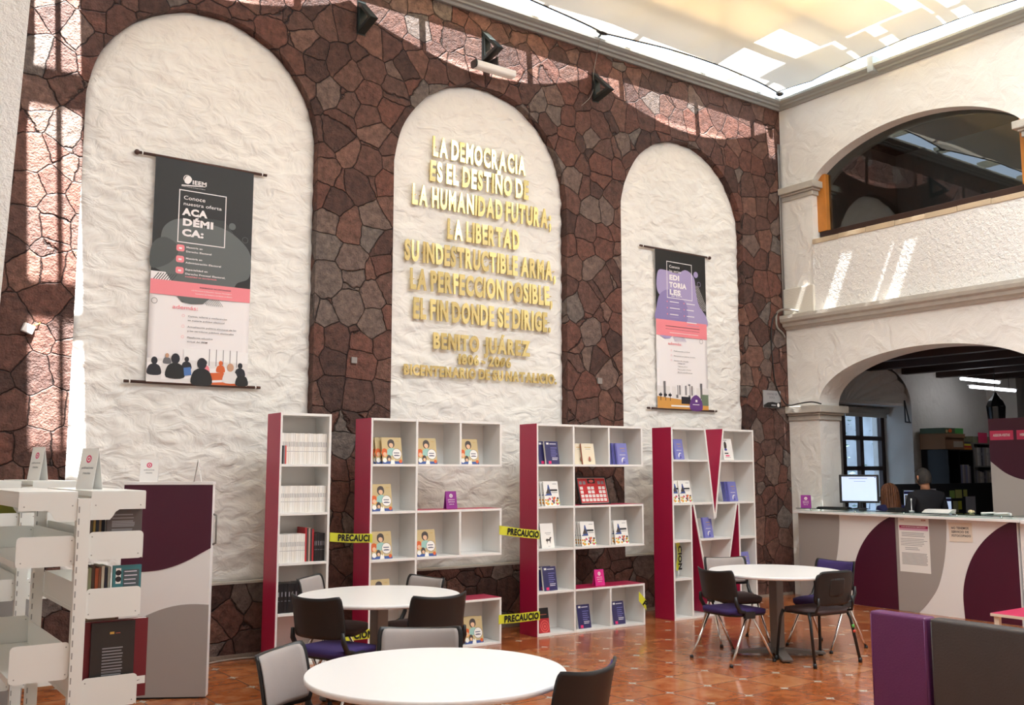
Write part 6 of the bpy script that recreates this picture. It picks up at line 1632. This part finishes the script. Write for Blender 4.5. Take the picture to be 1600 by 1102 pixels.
def pc(label, x, y, z, rz, w_, h_):
    o = thing('computer_monitor', label, 'monitor', (x, y, z), rz)
    g = MB(); g.lathe([(.09, 0), (.09, .008), (.025, .014), (.02, .2)], M_BLACKP, 16); g.build('stand', o)
    g = MB(); g.box((-w_ / 2, -.018, .12), (w_ / 2, .02, .12 + h_), M_BLACKP); g.build('casing', o, bevel=.004)
    g = MB(); g.box((-w_ / 2 + .012, -.0195, .135), (w_ / 2 - .012, -.0185, .105 + h_), M_SCREEN); q = g.build('screen', o)
    g = MB(); g.flat(rect(-w_ / 2 + .012, .06 + h_, w_ / 2 - .012, .10 + h_), -.02, C_NAVY); g.flat(rect(-w_ / 2 + .02, .2, -w_ / 2 + .10, .05 + h_), -.02, C_GREY); g.build('screen_text', q)
pc('small lit monitor on the desk left of the seated worker', 1.35, -.98, .7405, -.5, .42, .50)
pc('lit monitor on the desk between the two office workers', 1.72, -1.0, .7405, -.7, .44, .40)

# ------------------------------------------------------------------ people
def skin_body(name, joints, bones, parent, m, root, sub=2):
    """one continuous surface grown over a skeleton"""
    names = list(joints); me = bpy.data.meshes.new(name)
    me.from_pydata([joints[k][0] for k in names], [(names.index(a), names.index(b)) for a, b in bones], [])
    o = bpy.data.objects.new(name, me); COL.objects.link(o); o.parent = parent
    sk = o.modifiers.new('skin', 'SKIN'); sk.use_smooth_shade = True
    for i, k in enumerate(names):
        r = joints[k][1]; me.skin_vertices[0].data[i].radius = r if isinstance(r, tuple) else (r, r)
    me.skin_vertices[0].data[names.index(root)].use_root = True
    sb_ = o.modifiers.new('sub', 'SUBSURF'); sb_.levels = sb_.render_levels = sub
    me.materials.append(m)
    for p_ in me.polygons: p_.use_smooth = True
    return o
M_SKIN = mat('skin', '#b98263', .55); M_SKIN2 = mat('lighter skin', '#c79678', .55)
M_JUMP = mat('black jumper', '#15141a', .85, bump=(200, .001)); M_TROU = mat('dark trousers', '#22242c', .8); M_GHAIR = mat('grey dark hair', '#37322f', .8, bump=(250, .003), var=.25, vscale=60)
M_BHAIR = mat('long brown hair', '#6b4026', .55, bump=(120, .004), var=.3, vscale=30); M_BLUES = mat('dark blue top', '#1d1d4e', .8)
def hand(side, parent, wrist, d, m, curl=.5):
    """palm with five separate bent fingers; d = forearm direction"""
    d = Vector(d).normalized(); acr = d.cross(Vector((0, 0, 1)));
    if acr.length < .1: acr = Vector((1, 0, 0))
    acr.normalize(); nrm = acr.cross(d).normalized(); W = Vector(wrist)
    J = {'w': (W, .022), 'p': (W + d * .05, (.032, .016)), 'k': (W + d * .085, (.036, .014))}; Bn = [('w', 'p'), ('p', 'k')]
    for i, (off, ln) in enumerate(((-.030, .068), (-.010, .078), (.010, .072), (.029, .056))):
        b = W + d * .088 + acr * off; p1 = b + d * ln * .45 - nrm * .006; p2 = p1 + (d * (1 - curl) - nrm * curl).normalized() * ln * .32; p3 = p2 + (d * (1 - curl * 1.6) - nrm * curl * 1.4).normalized() * ln * .26
        for nme, q_, r in (('b', b, .0088), ('c', p1, .0085), ('d', p2, .0078), ('e', p3, .0068)): J[nme + str(i)] = (q_, r)
        Bn += [('k', 'b%d' % i), ('b%d' % i, 'c%d' % i), ('c%d' % i, 'd%d' % i), ('d%d' % i, 'e%d' % i)]
    t0 = W + d * .035 - acr * .030 * side; t1 = t0 + (d * .7 - acr * .6 * side - nrm * .3).normalized() * .035; t2 = t1 + (d * .9 - nrm * .3).normalized() * .028
    J['t0'] = (t0, .012); J['t1'] = (t1, .010); J['t2'] = (t2, .0085); Bn += [('p', 't0'), ('t0', 't1'), ('t1', 't2')]
    return skin_body('hand', J, Bn, parent, m, 'w', 1)
def head(parent, c, r, skin, tilt=0.0, facing=1):
    """head looking along +y*facing with face features"""
    T = Matrix.Translation(c) @ Matrix.Rotation(tilt, 4, 'X')
    def hp(s, t):
        a = 2 * PI * s; b = PI * t
        x = math.sin(b) * math.cos(a); y = math.sin(b) * math.sin(a); z = math.cos(b)
        jaw = max(0, -z); X = r * .76 * x * (1 - .28 * jaw ** 1.5); Y = r * .96 * y * (1 - .10 * jaw) + .012 * jaw; Z = r * 1.14 * z
        if y > .6: Y -= .006 * math.exp(-((z - .05) / .12) ** 2) * (1 - math.exp(-(x / .2) ** 2))       # eye hollows
        return tuple(T @ Vector((X, Y * facing, Z)))
    g = MB(); g.grid(hp, 36, 26, skin)
    f_ = lambda x, y, z: T @ Vector((x, y * facing, z))
    g.tube([f_(0, r * .95, .02), f_(0, r * 1.07, -.012), f_(0, r * 1.10, -.022), f_(0, r * .97, -.036)], [.008, .011, .013, .008], skin, 8)
    for s in (-1, 1):
        g.tube([f_(s * r * .76, -.005, .028), f_(s * r * .84, -.016, .022), f_(s * r * .85, -.016, -.005), f_(s * r * .77, -.002, -.032)], [.006, .011, .010, .006], skin, 8)
    o = g.build('head', parent, fix=False)
    g = MB()
    for s in (-1, 1): g.sphere(tuple(f_(s * .031, r * .86, .006)), .012, mat('eye white', '#e8e4de', .3), 10); g.sphere(tuple(f_(s * .031, r * .86 + .0085, .006)), .006, M_INK, 8)
    g.tube([f_(-.024, r * .87, -.062), f_(0, r * .915, -.060), f_(.024, r * .87, -.062)], [.004, .007, .004], mat('lips', '#a1605a', .5), 6)
    for s in (-1, 1): g.tube([f_(s * .016, r * .93, .026), f_(s * .034, r * .91, .031), f_(s * .050, r * .80, .025)], .004, M_GHAIR, 5)
    g.build('face_features', o, fix=False)
    return o
# standing man, back to the camera, looking down at the desk
mx, my = .56, -1.60
man = thing('person', 'man in black jumper with short grey hair standing with his back to us', 'person', (mx, my, 0), .60 - PI / 2 + .55)
J = {'pel': ((0, 0, .86), (.155, .115)), 'wst': ((0, .0, 1.0), (.150, .11)), 'chs': ((0, .01, 1.18), (.185, .125)), 'shd': ((0, .015, 1.30), (.165, .10)), 'nkb': ((0, .025, 1.385), (.068, .062)),
     'sl': ((-.185, .01, 1.30), .075), 'el': ((-.265, .03, 1.05), .056), 'wl': ((-.19, .22, .93), .040), 'sr': ((.185, .01, 1.30), .075), 'er': ((.265, .03, 1.05), .056), 'wr': ((.19, .22, .93), .040)}
body = skin_body('jumper', J, [('pel', 'wst'), ('wst', 'chs'), ('chs', 'shd'), ('shd', 'nkb'), ('shd', 'sl'), ('sl', 'el'), ('el', 'wl'), ('shd', 'sr'), ('sr', 'er'), ('er', 'wr')], man, M_JUMP, 'pel')
J = {'pel': ((0, 0, .84), (.150, .11)), 'hl': ((-.085, 0, .76), .095), 'kl': ((-.10, .015, .45), .066), 'al': ((-.105, -.01, .09), .046), 'hr': ((.085, 0, .76), .095), 'kr': ((.10, .015, .45), .066), 'ar': ((.105, -.01, .09), .046)}
skin_body('trousers', J, [('pel', 'hl'), ('hl', 'kl'), ('kl', 'al'), ('pel', 'hr'), ('hr', 'kr'), ('kr', 'ar')], man, M_TROU, 'pel')
for s in (-1, 1):
    g = MB(); upholster(g, (s * .105 - .045, -.08, 0), (s * .105 + .045, .18, .085), M_BLACKP, .03); g.build('shoe', man)
    hand(s, man, (s * .19, .225, .928), (-.15 * s, .9, -.25), M_SKIN)
g = MB(); g.tube([(0, .025, 1.37), (0, .03, 1.43), (0, .035, 1.47)], [.058, .054, .055], M_SKIN, 14); g.build('neck', man)
hd = head(man, (0, .05, 1.52), .105, M_SKIN, -.18)
def haircap(s, t):
    a = 2 * PI * s; b = PI * .72 * t
    x = math.sin(b) * math.cos(a); y = math.sin(b) * math.sin(a); z = math.cos(b)
    if y > .1: z = max(z, -.75 + 1.5 * min(1, (y - .1) / .45)); 
    k = 1.05 + .03 * noise.noise(Vector((x * 6, y * 6, z * 6)))
    return tuple(Matrix.Translation((0, .05, 1.522)) @ Matrix.Rotation(-.18, 4, 'X') @ Vector((.105 * .79 * x * k, .105 * .98 * y * k, .105 * 1.14 * z * k)))
g = MB(); g.grid(haircap, 40, 18, M_GHAIR); q = g.build('hair', man, fix=False); q['label'] = 'short greying hair'
# seated woman with long brown hair, back to the camera
wx, wy = .66, -1.055
wom = thing('person', 'woman with long brown hair and dark blue top seated with her back to us', 'person', (wx, wy, 0), -.45)
J = {'pel': ((0, 0, .74), (.16, .12)), 'wst': ((0, .01, .88), (.125, .10)), 'chs': ((0, .02, 1.03), (.155, .11)), 'shd': ((0, .025, 1.125), (.14, .085)), 'nkb': ((0, .03, 1.20), (.055, .05)),
     'sl': ((-.16, .02, 1.12), .062), 'el': ((-.20, .06, .90), .045), 'wl': ((-.13, .27, .82), .032), 'sr': ((.16, .02, 1.12), .062), 'er': ((.20, .06, .90), .045), 'wr': ((.13, .27, .82), .032)}
skin_body('top', J, [('pel', 'wst'), ('wst', 'chs'), ('chs', 'shd'), ('shd', 'nkb'), ('shd', 'sl'), ('sl', 'el'), ('el', 'wl'), ('shd', 'sr'), ('sr', 'er'), ('er', 'wr')], wom, M_BLUES, 'pel')
J = {'pel': ((0, .0, .72), (.16, .11)), 'hl': ((-.09, .08, .69), .09), 'kl': ((-.10, .40, .66), .062), 'al': ((-.10, .38, .24), .042), 'hr': ((.09, .08, .69), .09), 'kr': ((.10, .40, .66), .062), 'ar': ((.10, .38, .24), .042)}
skin_body('trousers', J, [('pel', 'hl'), ('hl', 'kl'), ('kl', 'al'), ('pel', 'hr'), ('hr', 'kr'), ('kr', 'ar')], wom, M_TROU, 'pel')
for s in (-1, 1):
    g = MB(); upholster(g, (s * .10 - .04, .33, .155), (s * .10 + .04, .56, .23), M_BLACKP, .025); g.build('shoe', wom)
    hand(s, wom, (s * .13, .275, .818), (-.1 * s, .95, -.1), M_SKIN2)
g = MB(); g.tube([(0, .03, 1.185), (0, .035, 1.28)], [.048, .047], M_SKIN2, 12); g.build('neck', wom)
head(wom, (0, .05, 1.32), .098, M_SKIN2, -.1)
def longhair(s, t):
    a = PI * (1.0 + 1.24 * (s - .5) + .5) if False else PI * 1.5 + (s - .5) * 2 * PI * .74
    if t < .45:
        b = PI * .5 * (t / .45); x = math.sin(b) * math.cos(a); y = math.sin(b) * math.sin(a); z = math.cos(b)
        p_ = Vector((.094 * x, .05 + .108 * y, 1.325 + .118 * z))
    else:
        q_ = (t - .45) / .55; x = math.cos(a); y = math.sin(a)
        p_ = Vector((.094 * x * (1 + .22 * q_), .05 + (.108 + .012 * q_) * y - .03 * q_, 1.325 - .34 * q_))
    k = .006 * noise.noise(Vector((a * 5, t * 2, 0))) + .005 * math.sin(a * 22)
    return tuple(p_ + Vector((math.cos(a), math.sin(a), 0)) * k)
g = MB(); g.grid(longhair, 60, 26, M_BHAIR); q = g.build('hair', wom, fix=False); q['label'] = 'long straight brown hair'
sd = q.modifiers.new('solid', 'SOLIDIFY'); sd.thickness = .012
o = thing('office_stool', 'tall black office stool under the seated woman', 'stool', (wx, wy, 0), -.45)
g = MB(); g.lathe([(.16, .555), (.20, .575), (.20, .60), (.17, .622)], M_BLACKP, 24); g.build('seat', o)
g = MB(); g.lathe([(.025, .06), (.025, .555)], M_CHROME, 14); g.build('column', o)
for k in range(5):
    a = 2 * PI * k / 5; g = MB(); g.tube([(.02 * math.cos(a), .02 * math.sin(a), .09), (.28 * math.cos(a), .28 * math.sin(a), .06)], [.02, .013], M_BLACKP, 8); l = g.build('leg', o)
    g = MB(); g.sphere((.28 * math.cos(a), .28 * math.sin(a), .026), .026, M_BLACKP, 10); g.build('castor', l)
g = MB(); g.tube([(.20 * math.cos(2 * PI * k / 24), .20 * math.sin(2 * PI * k / 24) , .30) for k in range(25)], .009, M_CHROME, 8, False); g.tube([(.0, .02, .30), (0, .2, .30)], .008, M_CHROME, 6); g.build('foot_ring', o)
